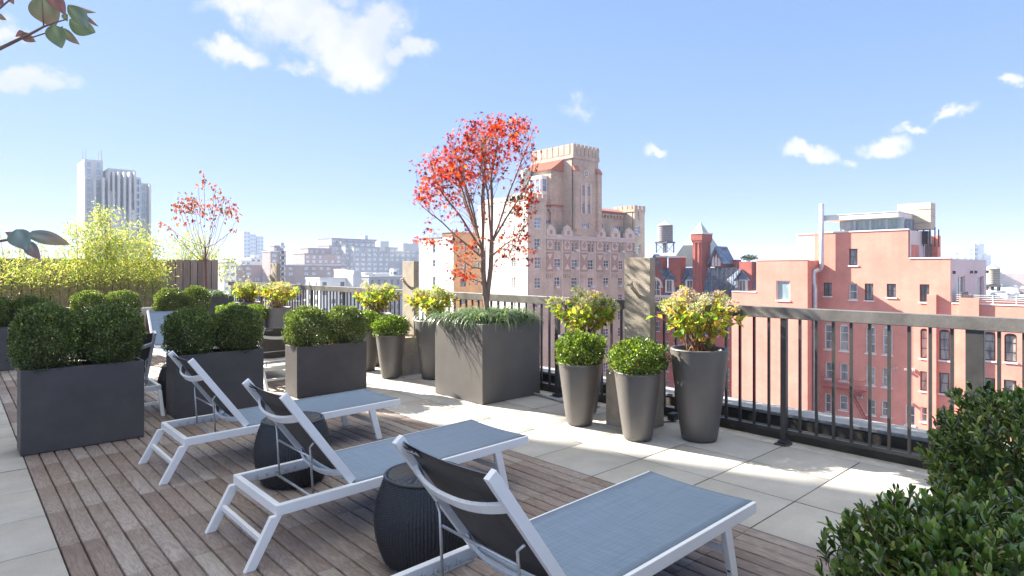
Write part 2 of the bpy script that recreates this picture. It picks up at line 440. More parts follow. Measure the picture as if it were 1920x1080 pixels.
def deck_mat():
    m, nt, out = new_mat('weathered_ipe'); L = nt.links.new
    p = N(nt, 'ShaderNodeBsdfPrincipled'); p.inputs['Roughness'].default_value = .55; p.inputs['Specular IOR Level'].default_value = .35
    a = N(nt, 'ShaderNodeAttribute', attribute_name='Col'); sp = N(nt, 'ShaderNodeSeparateColor'); L(a.outputs['Color'], sp.inputs[0])
    tc = N(nt, 'ShaderNodeTexCoord')
    of = N(nt, 'ShaderNodeCombineXYZ'); ml = N(nt, 'ShaderNodeMath', operation='MULTIPLY'); ml.inputs[1].default_value = 37
    L(sp.outputs[1], ml.inputs[0]); L(ml.outputs[0], of.inputs[2]); L(ml.outputs[0], of.inputs[0])
    ad = N(nt, 'ShaderNodeVectorMath', operation='ADD'); L(tc.outputs['Object'], ad.inputs[0]); L(of.outputs[0], ad.inputs[1])
    # broad swirl, then rings drawn through it: board grain
    mp = N(nt, 'ShaderNodeMapping'); mp.inputs['Scale'].default_value = (7, 1.3, 1); L(ad.outputs[0], mp.inputs[0])
    w = N(nt, 'ShaderNodeTexNoise'); w.inputs['Scale'].default_value = 1.1; w.inputs['Detail'].default_value = 2; w.inputs['Distortion'].default_value = .6; L(mp.outputs[0], w.inputs['Vector'])
    rg = N(nt, 'ShaderNodeMath', operation='MULTIPLY'); rg.inputs[1].default_value = 95; L(w.outputs['Fac'], rg.inputs[0])
    sn = N(nt, 'ShaderNodeMath', operation='SINE'); L(rg.outputs[0], sn.inputs[0])
    mr = N(nt, 'ShaderNodeMapRange'); mr.inputs[1].default_value = -1; mr.inputs[3].default_value = .86; mr.inputs[4].default_value = 1.1; L(sn.outputs[0], mr.inputs[0])
    n2 = N(nt, 'ShaderNodeTexNoise'); n2.inputs['Scale'].default_value = 9; n2.inputs['Detail'].default_value = 8; n2.inputs['Roughness'].default_value = .7
    mp2 = N(nt, 'ShaderNodeMapping'); mp2.inputs['Scale'].default_value = (9, 1.5, 1); L(ad.outputs[0], mp2.inputs[0]); L(mp2.outputs[0], n2.inputs['Vector'])
    m2 = N(nt, 'ShaderNodeMapRange'); m2.inputs[1].default_value = .25; m2.inputs[2].default_value = .75; m2.inputs[3].default_value = .72; m2.inputs[4].default_value = 1.25; L(n2.outputs['Fac'], m2.inputs[0])
    cr = N(nt, 'ShaderNodeValToRGB'); e = cr.color_ramp.elements
    e[0].position = 0; e[0].color = (.135, .10, .08, 1); e[1].position = 1; e[1].color = (.44, .395, .355, 1)
    for ps, c in ((.3, (.215, .162, .134)), (.55, (.268, .217, .187)), (.8, (.33, .285, .253))):
        x = e.new(ps); x.color = c4(c)
    L(sp.outputs[0], cr.inputs[0])
    x1 = N(nt, 'ShaderNodeMix', data_type='RGBA', blend_type='MULTIPLY'); x1.inputs[0].default_value = 1; L(cr.outputs[0], x1.inputs[6]); L(mr.outputs[0], x1.inputs[7])
    x2 = N(nt, 'ShaderNodeMix', data_type='RGBA', blend_type='MULTIPLY'); x2.inputs[0].default_value = 1; L(x1.outputs[2], x2.inputs[6]); L(m2.outputs[0], x2.inputs[7])
    L(x2.outputs[2], p.inputs['Base Color'])
    bp = N(nt, 'ShaderNodeBump'); bp.inputs['Strength'].default_value = .25; bp.inputs['Distance'].default_value = .004; L(mr.outputs[0], bp.inputs['Height']); L(bp.outputs[0], p.inputs['Normal'])
    L(p.outputs[0], out.inputs[0]); return m
M['deck'] = deck_mat()

def paver_mat():
    m, nt, out = new_mat('concrete_paver'); L = nt.links.new
    p = N(nt, 'ShaderNodeBsdfPrincipled'); p.inputs['Roughness'].default_value = .8; p.inputs['Specular IOR Level'].default_value = .25
    a = N(nt, 'ShaderNodeAttribute', attribute_name='Col'); tc = N(nt, 'ShaderNodeTexCoord')
    n1 = N(nt, 'ShaderNodeTexNoise'); n1.inputs['Scale'].default_value = 2.2; n1.inputs['Detail'].default_value = 7; n1.inputs['Roughness'].default_value = .7; L(tc.outputs['Object'], n1.inputs['Vector'])
    m1 = N(nt, 'ShaderNodeMapRange'); m1.inputs[1].default_value = .3; m1.inputs[2].default_value = .7; m1.inputs[3].default_value = .84; m1.inputs[4].default_value = 1.12; L(n1.outputs['Fac'], m1.inputs[0])
    n2 = N(nt, 'ShaderNodeTexNoise'); n2.inputs['Scale'].default_value = 140; n2.inputs['Detail'].default_value = 4; L(tc.outputs['Object'], n2.inputs['Vector'])
    m2 = N(nt, 'ShaderNodeMapRange'); m2.inputs[1].default_value = .25; m2.inputs[2].default_value = .75; m2.inputs[3].default_value = .86; m2.inputs[4].default_value = 1.12; L(n2.outputs['Fac'], m2.inputs[0])
    # sparse dark pits and stains
    v = N(nt, 'ShaderNodeTexNoise'); v.inputs['Scale'].default_value = 9; v.inputs['Detail'].default_value = 10; v.inputs['Roughness'].default_value = .85; L(tc.outputs['Object'], v.inputs['Vector'])
    m3 = N(nt, 'ShaderNodeMapRange'); m3.inputs[1].default_value = .31; m3.inputs[2].default_value = .40; m3.inputs[3].default_value = .60; m3.inputs[4].default_value = 1; L(v.outputs['Fac'], m3.inputs[0])
    cur = a.outputs['Color']
    for s_ in (m1, m2, m3):
        x = N(nt, 'ShaderNodeMix', data_type='RGBA', blend_type='MULTIPLY'); x.inputs[0].default_value = 1; L(cur, x.inputs[6]); L(s_.outputs[0], x.inputs[7]); cur = x.outputs[2]
    L(cur, p.inputs['Base Color'])
    bp = N(nt, 'ShaderNodeBump'); bp.inputs['Strength'].default_value = .3; bp.inputs['Distance'].default_value = .003; L(n2.outputs['Fac'], bp.inputs['Height']); L(bp.outputs[0], p.inputs['Normal'])
    L(p.outputs[0], out.inputs[0]); return m
M['paver'] = paver_mat()

def sling_mat(name, c1, c2, rough=.42):
    m, nt, out = new_mat(name); L = nt.links.new
    p = N(nt, 'ShaderNodeBsdfPrincipled'); p.inputs['Roughness'].default_value = rough; p.inputs['Specular IOR Level'].default_value = .55
    tc = N(nt, 'ShaderNodeTexCoord')
    mp = N(nt, 'ShaderNodeMapping'); mp.inputs['Scale'].default_value = (2.5, 150, 2.5); L(tc.outputs['Object'], mp.inputs[0])
    n1 = N(nt, 'ShaderNodeTexNoise'); n1.inputs['Scale'].default_value = 1; n1.inputs['Detail'].default_value = 4; L(mp.outputs[0], n1.inputs['Vector'])
    mp2 = N(nt, 'ShaderNodeMapping'); mp2.inputs['Scale'].default_value = (130, 3, 130); L(tc.outputs['Object'], mp2.inputs[0])
    n2 = N(nt, 'ShaderNodeTexNoise'); n2.inputs['Scale'].default_value = 1; n2.inputs['Detail'].default_value = 4; L(mp2.outputs[0], n2.inputs['Vector'])
    ad = N(nt, 'ShaderNodeMath', operation='ADD'); L(n1.outputs['Fac'], ad.inputs[0]); L(n2.outputs['Fac'], ad.inputs[1])
    mr = N(nt, 'ShaderNodeMapRange'); mr.inputs[1].default_value = .7; mr.inputs[2].default_value = 1.3; L(ad.outputs[0], mr.inputs[0])
    mx = N(nt, 'ShaderNodeMix', data_type='RGBA'); mx.inputs[6].default_value = c4(c1); mx.inputs[7].default_value = c4(c2); L(mr.outputs[0], mx.inputs[0])
    L(mx.outputs[2], p.inputs['Base Color'])
    bp = N(nt, 'ShaderNodeBump'); bp.inputs['Strength'].default_value = .25; bp.inputs['Distance'].default_value = .002; L(ad.outputs[0], bp.inputs['Height']); L(bp.outputs[0], p.inputs['Normal'])
    t = N(nt, 'ShaderNodeBsdfTranslucent'); L(mx.outputs[2], t.inputs[0])
    ms = N(nt, 'ShaderNodeMixShader'); ms.inputs[0].default_value = .20; L(p.outputs[0], ms.inputs[1]); L(t.outputs[0], ms.inputs[2])
    L(ms.outputs[0], out.inputs[0]); return m
M['sling'] = sling_mat('blue_grey_mesh', (.20, .27, .345), (.28, .355, .44))
M['sling_shade'] = sling_mat('shaded_mesh', (.06, .055, .052), (.11, .102, .095), .5)  # sling mesh darkened to paint in the shade on the backrest's rear
M['wicker'] = mat('black_resin_wicker', (.022, .024, .026), rough=.36, var=.3, scale=40, spec=.55)

# ================================================================ TERRACE GROUND
def struct(o): o['kind'] = 'structure'; return o
q = H
T_ = 0.616
b = MB(); b.box(-9, 6.35, -6, 26, -38, -.06); struct(b.build('terrace_floor', M['slab']))

rng = np.random.default_rng(5)
def tiles(name, cells, m, colfn, z1=0.0, th=.04, bev=.002, rim=1.0):
    V, Fq, C = [], [], []
    for (x0, x1, y0, y1) in cells:
        k = len(V); c = colfn()
        e = .0025
        dz = rng.normal(0, .0007)
        for (x, y, z) in ((x0, y0, z1 - th), (x1, y0, z1 - th), (x1, y1, z1 - th), (x0, y1, z1 - th), (x0, y0, z1 - e + dz), (x1, y0, z1 - e + dz), (x1, y1, z1 - e + dz), (x0, y1, z1 - e + dz),
                          (x0 + e, y0 + e, z1 + dz), (x1 - e, y0 + e, z1 + dz), (x1 - e, y1 - e, z1 + dz), (x0 + e, y1 - e, z1 + dz)):
            V.append((x, y, z)); C.append(np.array(c) * (rim if len(C) % 12 < 8 else 1))
        for f in ((0, 1, 5, 4), (1, 2, 6, 5), (2, 3, 7, 6), (3, 0, 4, 7), (4, 5, 9, 8), (5, 6, 10, 9), (6, 7, 11, 10), (7, 4, 8, 11), (8, 9, 10, 11)):
            Fq.append([i + k for i in f])
    return struct(np_mesh(name, np.array(V), np.array(Fq), m, None, np.array(C)))

DX0 = .45
cells = []
for j in range(-3, 28):
    y0 = 1.748 + (j - 4) * T_
    for i in range(5):
        for bd in range(6):
            x0 = DX0 + i * T_ + bd * T_ / 6
            cells.append((x0 + .0054, x0 + T_ / 6 - .0054, y0 + .0015, y0 + T_ - .0015))
tone = {}
def deckcol():
    t = np.clip(rng.normal(.55, .14), .05, 1)
    return (t, rng.random(), 0)
tiles('deck', cells, M['deck'], deckcol, 0.0, .045)

cells = []
for j in range(-8, 28):
    y0 = 1.748 + (j - 4) * T_
    for i in range(3):
        x0 = DX0 + 5 * T_ + i * T_
        cells.append((x0 + .0038, x0 + T_ - .0038, y0 + .0038, y0 + T_ - .0038))
    for i in range(9):
        x0 = DX0 - (i + 1) * T_
        cells.append((x0 + .0038, x0 + T_ - .0038, y0 + .0038, y0 + T_ - .0038))
def pavcol():
    t = np.clip(rng.normal(1, .018), .94, 1.06)
    return (.44 * t, .42 * t, .385 * t)
tiles('paving', cells, M['paver'], pavcol, 0.0, .045, rim=.45)
PX = DX0 + 8 * T_          # outer paver edge  (5.378)
b = MB(); b.box(PX + .004, 5.62, -6, 26, -.058, -.012); struct(b.build('cement_strip', M['gravel']))
# parapet at the roof edge
r_ = thing('parapet', 'low black roof parapet with pale speckled coping beyond the railing', 'parapet wall', (5.9, 0, 0))
b = MB(); b.box(5.60, 5.72, -6, 26, -.05, .075); b.box(5.724, 5.80, -6, 26, -.05, .03); b.build('curb', M['membrane'], r_)
b = MB(); b.box(5.80, 6.08, -6, 26, -.055, .15); b.build('wall', M['membrane'], r_)
b = MB(); b.box(5.79, 6.10, -6, 26, .152, .185); b.build('coping', M['coping'], r_, bevel=.006)

# ================================================================ RAILING
RX = 5.45
rl = thing('railing', 'dark metal balcony railing with a broad weathered top rail along the roof edge', 'railing', (RX, 0, 0))
b = MB()
for y0, y1 in ((-1.5, 3.762), (3.766, 8.0), (8.004, 12.5), (12.504, 17.0)):
    b.box(RX - .035, RX + .035, y0, y1, 1.105, 1.205)
b.build('top_rail', M['rail'], rl, bevel=.005)
b = MB(); b.box(RX - .014, RX + .014, -1.5, 17, .095, .125); b.build('bottom_rail', M['bal'], rl, bevel=.002)
PY0 = .655 * q; PSTEP = .886 * q
pm = None
for n in range(-1, 12):
    y = PY0 + n * PSTEP
    b = MB(); b.box(RX - .025, RX + .025, y - .025, y + .025, .0, 1.108); b.box(RX - .10, RX + .055, y - .05, y + .05, -.012, .012)
    b.box(RX - .06, RX + .04, y - .035, y + .035, .012, .03)
    if n == 0:
        b = MB(); b.box(RX - .02, RX + .02, y - .055, y + .055, .0, 1.108)
    o = b.build('post', M['bal'], rl, bevel=.003)
bm_ = None; k = 0; rest = MB()
for n in range(-1, 12):
    for j in range(1, 10):
        y = PY0 + n * PSTEP + j * PSTEP / 10
        if y > 16.9: continue
        if y < .2: continue
        if k < 96:
            if bm_ is None:
                b = MB(); b.box(RX - .0105, RX + .0105, -.0105, .0105, .12, 1.107); bm_ = b.build('baluster', M['bal'], rl)
                bm_.location = (0, y, 0)
            else:
                c = bm_.copy(); COL.objects.link(c); c.parent = rl; c.location = (0, y, 0)
        else: rest.box(RX - .0105, RX + .0105, y - .0105, y + .0105, .12, 1.107)
        k += 1
if rest.v:
    o = rest.build('balusters', M['bal'], rl); o['kind'] = 'stuff'

# ================================================================ FOUNTAIN-LIKE SLABS WITH HOOKS
def slab(y_far, label, z_top=1.655, base=True):
    x0 = 3.25 * q; w = .31
    r = thing('concrete_pillar', label, 'pillar', (x0, y_far - w / 2, 0), 'concrete pillars with a bird-shaped hook along the railing')
    b = MB(); b.box(x0, x0 + .085, y_far - w, y_far, .50, z_top); b.build('panel', M['concrete'], r, bevel=.004)
    b = MB(); b.box(x0 - .235, x0 + .16, y_far - w - .05, y_far + .05, 0, .545); b.build('base', M['concrete'], r, bevel=.006)
    # hook: a stem that leaves the panel and ends in an open beak
    b = MB(); yc = y_far - w * .5; zc = 1.36
    b.tube([(x0 + .02, yc - .03, zc - .11), (x0 - .035, yc - .015, zc - .05), (x0 - .065, yc + .01, zc), (x0 - .07, yc + .025, zc + .025)], [.014, .017, .021, .018], 10)
    b.tube([(x0 - .07, yc + .02, zc + .02), (x0 - .08, yc + .055, zc + .032), (x0 - .083, yc + .09, zc + .012)], [.018, .013, .004], 8)
    b.tube([(x0 - .07, yc + .015, zc + .015), (x0 - .07, yc + .012, zc + .042), (x0 - .07, yc - .003, zc + .06)], [.015, .010, .005], 8)
    b.build('hook', M['concrete'], r, smooth=True)
slab(2.465 * q, 'tall concrete pillar in dappled shade between the hydrangeas at the right')
slab(5.13 * q, 'sunlit tan concrete pillar left of the red maple planter')
slab(8.45 * q, 'farthest concrete pillar behind the two back hydrangeas')

# ================================================================ FENCE
FY = 11.0 * q
fr = thing('fence', 'taupe vertical board fence closing off the far end of the terrace', 'fence', (1.0, FY, 0))
xs0 = -3.2; n = 0; cellsV, cellsF, cellsC = [], [], []
slat_w, pitch = .150, .168
x = xs0
rf = np.random.default_rng(9)
bd_first = None
while x < 3.33 * q:
    b = MB(); b.box(x, x + slat_w, FY + rf.normal(0, .003), FY + .022, .03, 1.765 + rf.normal(0, .004))
    o = b.build('board', M['fence'], fr)
    t = float(np.clip(rf.normal(1, .13), .7, 1.3))
    ca = o.data.color_attributes.new('Col', 'FLOAT_COLOR', 'POINT')
    ca.data.foreach_set('color', np.tile([t, t * .99, t * .98, 1.0], len(o.data.vertices)).astype(np.float32))
    x += pitch
b = MB()
for z in (.25, .95, 1.6): b.box(xs0, 3.33 * q, FY + .026, FY + .07, z, z + .09)
o = b.build('fence_rail', M['teak'], fr)
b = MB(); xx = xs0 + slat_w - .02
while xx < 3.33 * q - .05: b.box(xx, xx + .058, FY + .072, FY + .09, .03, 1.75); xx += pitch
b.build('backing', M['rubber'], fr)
b = MB()
for xp in (-3, -1.2, .6, 2.4, 3.33 * q - .05): b.box(xp, xp + .09, FY + .092, FY + .18, 0, 1.7)
b.build('support', M['teak'], fr)

# small things on the paving by the railing
def ground(px, py): Y = F * H / (py - HY); x, y = at(px, Y); return x, y
x, y = ground(1262, 788)
jb = thing('junction_box', 'small black junction box with a cable on the paving behind the small boxwood pot', 'junction box', (x, y, 0))
b = MB(); b.box(x - .05, x + .05, y - .035, y + .035, .002, .075); b.build('case', M['bal'], jb, bevel=.006)
b = MB(); b.tube([(x - .05, y, .03), (x - .10, y - .03, .012), (x - .16, y - .01, .010), (x - .17, y + .08, .010), (x - .05, y + .14, .010), (x + .1, y + .12, .010)], .006, 8); b.build('cable', M['bal'], jb, smooth=True)
c0, c1 = ground(1016, 744), ground(1066, 758)
b = MB(); b.tube([(c0[0], c0[1] + .3, .02), (c0[0], c0[1], .02), (c1[0], c1[1], .02), (c1[0] + .12, c1[1] - .35, .02)], .016, 10)
tag(b.build('conduit', M['rod'], None, smooth=True), 'grey conduit lying on the paving between the cube planter and the small pot', 'pipe')
# ================================================================ PLANTERS AND POTS
def planter(name, label, x0, y0, w, d, h, m, group=None, th=.022, soil_drop=.035, cat='planter'):
    r = thing(name, label, cat, (x0 + w / 2, y0 + d / 2, 0), group)
    b = MB(); x1, y1 = x0 + w, y0 + d
    o = [(x0, y0), (x1, y0), (x1, y1), (x0, y1)]; i = [(x0 + th, y0 + th), (x1 - th, y0 + th), (x1 - th, y1 - th), (x0 + th, y1 - th)]
    b.add([(x, y, .004) for x, y in o] + [(x, y, h) for x, y in o] + [(x, y, h) for x, y in i] + [(x, y, h - .12) for x, y in i],
          [(0, 3, 2, 1)] + [(k, (k + 1) % 4, 4 + (k + 1) % 4, 4 + k) for k in range(4)] + [(4 + k, 4 + (k + 1) % 4, 8 + (k + 1) % 4, 8 + k) for k in range(4)] + [(8 + k, 8 + (k + 1) % 4, 12 + (k + 1) % 4, 12 + k) for k in range(4)])
    b.build('box', m, r, bevel=.005)
    # mulch: a bumpy sheet
    nx, ny = max(8, int(w / .03)), max(6, int(d / .03)); g = np.random.default_rng(int(abs(x0 * 91 + y0 * 13) * 10))
    X, Y = np.meshgrid(np.linspace(x0 + th, x1 - th, nx), np.linspace(y0 + th, y1 - th, ny))
    Z = h - soil_drop + g.normal(0, .008, X.shape)
    idx = np.arange(nx * ny).reshape(ny, nx)
    Fq = np.stack([idx[:-1, :-1], idx[:-1, 1:], idx[1:, 1:], idx[1:, :-1]], -1).reshape(-1, 4)
    np_mesh('soil', np.stack([X, Y, Z], -1).reshape(-1, 3), Fq, M['soil'], r)
    return r

PG = 'long charcoal planter boxes of clipped boxwood'
HP = .64
planter('planter_box', 'tall charcoal planter box nearest at the left, beside the grey paving', .278 * q, 4.16 * q, .575 * q, .23 * q, .455 * q, M['fiber'], PG)
planter('planter_box', 'charcoal planter box directly behind the farthest of the three front loungers', 1.10 * q, 4.50 * q, .58 * q, .23 * q, .42 * q, M['fiber'], PG)
planter('planter_box', 'charcoal planter box standing beside the sunlit pavers, rightmost of its row', 1.965 * q, 4.585 * q, .594 * q, .23 * q, .395 * q, M['fiber'], PG)
planter('planter_box', 'charcoal planter box cut off by the left edge behind the front row', .15 * q, 7.75 * q, .60 * q, .23 * q, .43 * q, M['fiber'], PG)
planter('planter_box', 'charcoal planter box half hidden behind the nearest left hedge', 1.03 * q, 8.25 * q, .60 * q, .23 * q, .42 * q, M['fiber'], PG)
planter('planter_box', 'charcoal planter box below the bright back hedge in front of the thin tree', 1.93 * q, 8.6 * q, .60 * q, .23 * q, .42 * q, M['fiber'], PG)
CP = planter('cube_planter', 'large grey cube planter holding the red maple, sunlit on its left face', 2.87 * q, 3.455 * q, .595 * q, .595 * q, .59 * q, M['pot'], 'cube planters of small trees', th=.03)
CP2 = planter('cube_planter', 'dark cube planter at the end of the fence under the thin orange tree', 2.55 * q, 9.62 * q, .595 * q, .595 * q, .585 * q, M['fiber'], 'cube planters of small trees', th=.03)

def pot(label, x, y, r_top, r_bot, h, group):
    r = thing('tapered_pot', label, 'pot', (x, y, 0), group)
    b = MB()
    prof = [(r_bot * .9, .003), (r_bot, .012)]
    for t in np.linspace(.08, .96, 9): prof.append((r_bot + (r_top - r_bot) * t ** .92, h * t))
    prof += [(r_top - .002, h * .985), (r_top, h - .008), (r_top - .006, h), (r_top - .03, h), (r_top - .036, h - .008), (r_top - .045, h - .10)]
    b.lathe(prof, 64, (x, y, 0)); o = b.build('shell', M['pot'], r, smooth=True)
    g = np.random.default_rng(int(x * 100 + y * 10)); V = [(x, y, h - .045)]; n = 28
    for k, rr in enumerate((.33, .66, 1.0)):
        for j in range(n):
            t = 2 * math.pi * j / n; V.append((x + rr * (r_top - .04) * math.cos(t), y + rr * (r_top - .04) * math.sin(t), h - .05 + g.normal(0, .006)))
    f3 = [[0, 1 + j, 1 + (j + 1) % n] for j in range(n)]; f4 = [[1 + k * n + j, 1 + (k + 1) * n + j, 1 + (k + 1) * n + (j + 1) % n, 1 + k * n + (j + 1) % n] for k in range(2) for j in range(n)]
    np_mesh('soil', np.array(V), [np.array(f3), np.array(f4)], M['soil'], r)
    return r
HG = 'tall tapered pots of hydrangea'; BG = 'small tapered pots of boxwood'
RT, RB, HH = .167 * q, .100 * q, .533 * q
rt, rb, hh = .136 * q, .081 * q, .398 * q
HYD = [  # x, y, pot label, plant label
    (3.24, 1.917, 'tall grey tapered pot standing alone by the railing, rightmost of the pots', 'large yellow hydrangea with cream heads, rightmost along the railing'),
    (3.25, 2.83, 'tall grey pot mostly hidden behind a small boxwood pot near the shaded pillar', 'green and yellow hydrangea left of the shaded pillar'),
    (3.245, 4.61, 'tall grey pot between the sunlit pillar and the cube planter', 'yellow hydrangea directly left of the red maple'),
    (3.25, 5.62, 'tall grey pot showing only its rim behind two small boxwood pots', 'bright green hydrangea left of the sunlit tan pillar'),
    (2.91, 7.37, 'tall brownish pot standing behind the clipped hedges', 'pale yellow hydrangea with bare lower stems beside the farthest pillar'),
    (3.06, 8.75, 'tall pot farthest back along the railing', 'green hydrangea farthest back, next to the railing end')]
for x, y, pl, _ in HYD: pot(pl, x * q, y * q, RT, RB, HH, HG)
BOXP = [
    (2.974, 2.16, 'small tapered pot in front of the shaded concrete pillar', 'leafy boxwood ball in front of the shaded concrete pillar'),
    (2.985, 2.62, 'small tapered pot next to the cube planter at its right', 'dense boxwood ball in front of the green and yellow hydrangea'),
    (2.976, 4.895, 'small sunlit tapered pot in front of the tan pillar', 'bright boxwood ball in front of the tan pillar'),
    (3.01, 5.40, 'small tapered pot partly hidden by the rightmost planter box hedge', 'boxwood ball peeking out behind the rightmost planter box hedge'),
    (2.42, 7.46, 'small tapered pot hidden behind the middle hedge', 'sunlit boxwood ball topping out behind the middle hedge, left of a pair'),
    (2.66, 7.40, 'small tapered pot close beside the brownish hydrangea pot', 'sunlit boxwood ball topping out behind the middle hedge, right of a pair')]
for x, y, pl, _ in BOXP: pot(pl, x * q, y * q, rt, rb, hh, BG)

# ================================================================ CLIPPED BOXWOOD
def superq(g, n, e):
    d = g.normal(size=(n, 3)); d = unit(d)
    s = 1 / (np.sum(np.abs(d) ** e, axis=1) ** (1 / e))
    return d * s[:, None], d
BOXPAL = [(.074, .106, .040), (.105, .146, .052), (.155, .195, .066), (.26, .30, .11), (.038, .058, .025)]
def shrub_mesh(root, dims, n, leaf, seed, e=3.2, pal=BOXPAL, wts=(3, 4, 3, 1.2, 2), zc=None, stems=22, lump=.07, zbase=0.0):
    g = np.random.default_rng(seed)
    P, d = superq(g, n, e)
    r = 1 - .42 * g.random(n) ** 2.2
    # lumpy clip line, looser towards the bottom
    ph = g.random((6, 3)) * 9
    for k in range(6):
        r *= 1 + lump * .45 * np.sin(P @ (g.normal(size=3) * (4 + 2 * k)) + ph[k, 0])
    r = r * (1 + np.abs(g.normal(0, .035, n)))
    P = P * r[:, None] * (np.array(dims) / 2)
    keep = ~((P[:, 2] < -dims[2] * .36) & (g.random(n) < .55))
    P, d = P[keep], d[keep]; n = len(P)
    zc = dims[2] / 2 if zc is None else zc
    P[:, 2] += zc + zbase
    ax = unit(d * .7 + np.array([0, 0, .75]) + g.normal(0, .55, (n, 3)))
    up = unit(d + g.normal(0, .7, (n, 3)))
    C = pick_cols(g, n, pal, wts, .22)
    fld = sum(np.sin(P @ (g.normal(size=3) * 16) + 6 * g.random()) for _ in range(4)) / 4
    C *= (1 + .38 * fld)[:, None]
    new = (r[keep] > .93) & (g.random(n) < .30) & (d[:, 2] > -.35); C[new] = C[new] * 1.2 + np.array([.055, .065, .008])
    L = leaf * (.7 + .6 * g.random(n))
    leaf_cloud('foliage', P + np.array(ROOT[root.name]), ax, up, L, L * .62, C, T_DIAMOND, M['boxleaf'], root)
    b = MB(); o = ROOT[root.name]
    for k in range(stems):
        t = g.random() * 6.28; rr = .06 * g.random(); R2 = .42 * g.random() ** .5
        p0 = o + Vector((rr * math.cos(t) * 1.5, rr * math.sin(t), zbase)); p2 = o + Vector((dims[0] * R2 * math.cos(t), dims[1] * R2 * math.sin(t), zbase + zc * (1.0 + .5 * g.random())))
        p1 = (p0 + p2) / 2 + Vector((0, 0, -.03)) + Vector(g.normal(0, .015, 3))
        b.tube([p0, p1, p2], [.006, .0045, .0025], 5)
    b.build('stem', M['stem'], root, smooth=True)

SG = 'clipped boxwood blocks in the planter boxes'
s0 = thing('boxwood_shrub', 'dark clipped boxwood nearest at the left, left of two in its box', 'shrub', (.40 * q, 4.275 * q, .42 * q), SG)
shrub_mesh(s0, (.47, .47, .57), 15000, .021, 11, e=2.6)
s1 = thing('boxwood_shrub', 'dark clipped boxwood nearest at the left, right of two in its box', 'shrub', (.705 * q, 4.275 * q, .42 * q), SG)
shrub_mesh(s1, (.47, .47, .55), 15000, .021, 12, e=2.5)
sh = [
    (s1, 1.225, 4.62, .385, 1.05, (1.0, 1.0, .93), 'dark clipped boxwood above the middle planter box, its left block'),
    (s0, 1.545, 4.62, .385, 2.8, (1.0, 1.0, .90), 'dark clipped boxwood above the middle planter box, its right block'),
    (s0, 2.10, 4.70, .36, 1.7, (1.02, .98, .88), 'dark clipped boxwood beside the sunlit pavers, left block of its box'),
    (s1, 2.42, 4.70, .36, 4.1, (.98, 1.0, .88), 'dark clipped boxwood beside the sunlit pavers, right block of its box'),
    (s0, .30, 7.87, .395, .8, (1.0, 1.0, .9), 'clipped boxwood at the left edge behind the front hedge, outer of two'),
    (s1, .60, 7.87, .395, 3.3, (1.0, 1.0, .88), 'clipped boxwood at the left edge behind the front hedge, inner of two'),
    (s0, 1.17, 8.37, .385, 2.2, (1.05, 1.0, .94), 'bright-topped boxwood showing above the nearest left hedge, left of two'),
    (s1, 1.50, 8.37, .385, .4, (1.05, 1.0, .96), 'bright-topped boxwood showing above the nearest left hedge, right of two'),
    (s1, 2.07, 8.72, .385, 5.3, (1.1, 1.0, .98), 'sunlit boxwood in the back row below the thin tree, left block'),
    (s0, 2.38, 8.72, .385, 1.2, (1.1, 1.0, 1.0), 'sunlit boxwood in the back row below the thin tree, right block')]
for src, x, y, z, rz, sc, lb in sh: dup_thing(src, (x * q, y * q, z * q), rz, sc, lb)

BALLPAL = [(.065, .11, .022), (.10, .16, .03), (.15, .21, .035), (.24, .29, .05), (.035, .065, .015)]
bs = None
for i, (x, y, _, lb) in enumerate(BOXP):
    loc = (x * q, y * q, hh - .05)
    if bs is None:
        bs = thing('boxwood_ball', lb, 'shrub', loc, 'boxwood balls in small pots')
        shrub_mesh(bs, (.46, .46, .31), 6500, .024, 21, e=2.3, pal=BALLPAL, wts=(3, 4, 3, 1.5, 1.5), stems=14, lump=.12)
    else: dup_thing(bs, loc, 1.3 * i, (1, 1, 1 + .06 * math.sin(i * 2.1)), lb)

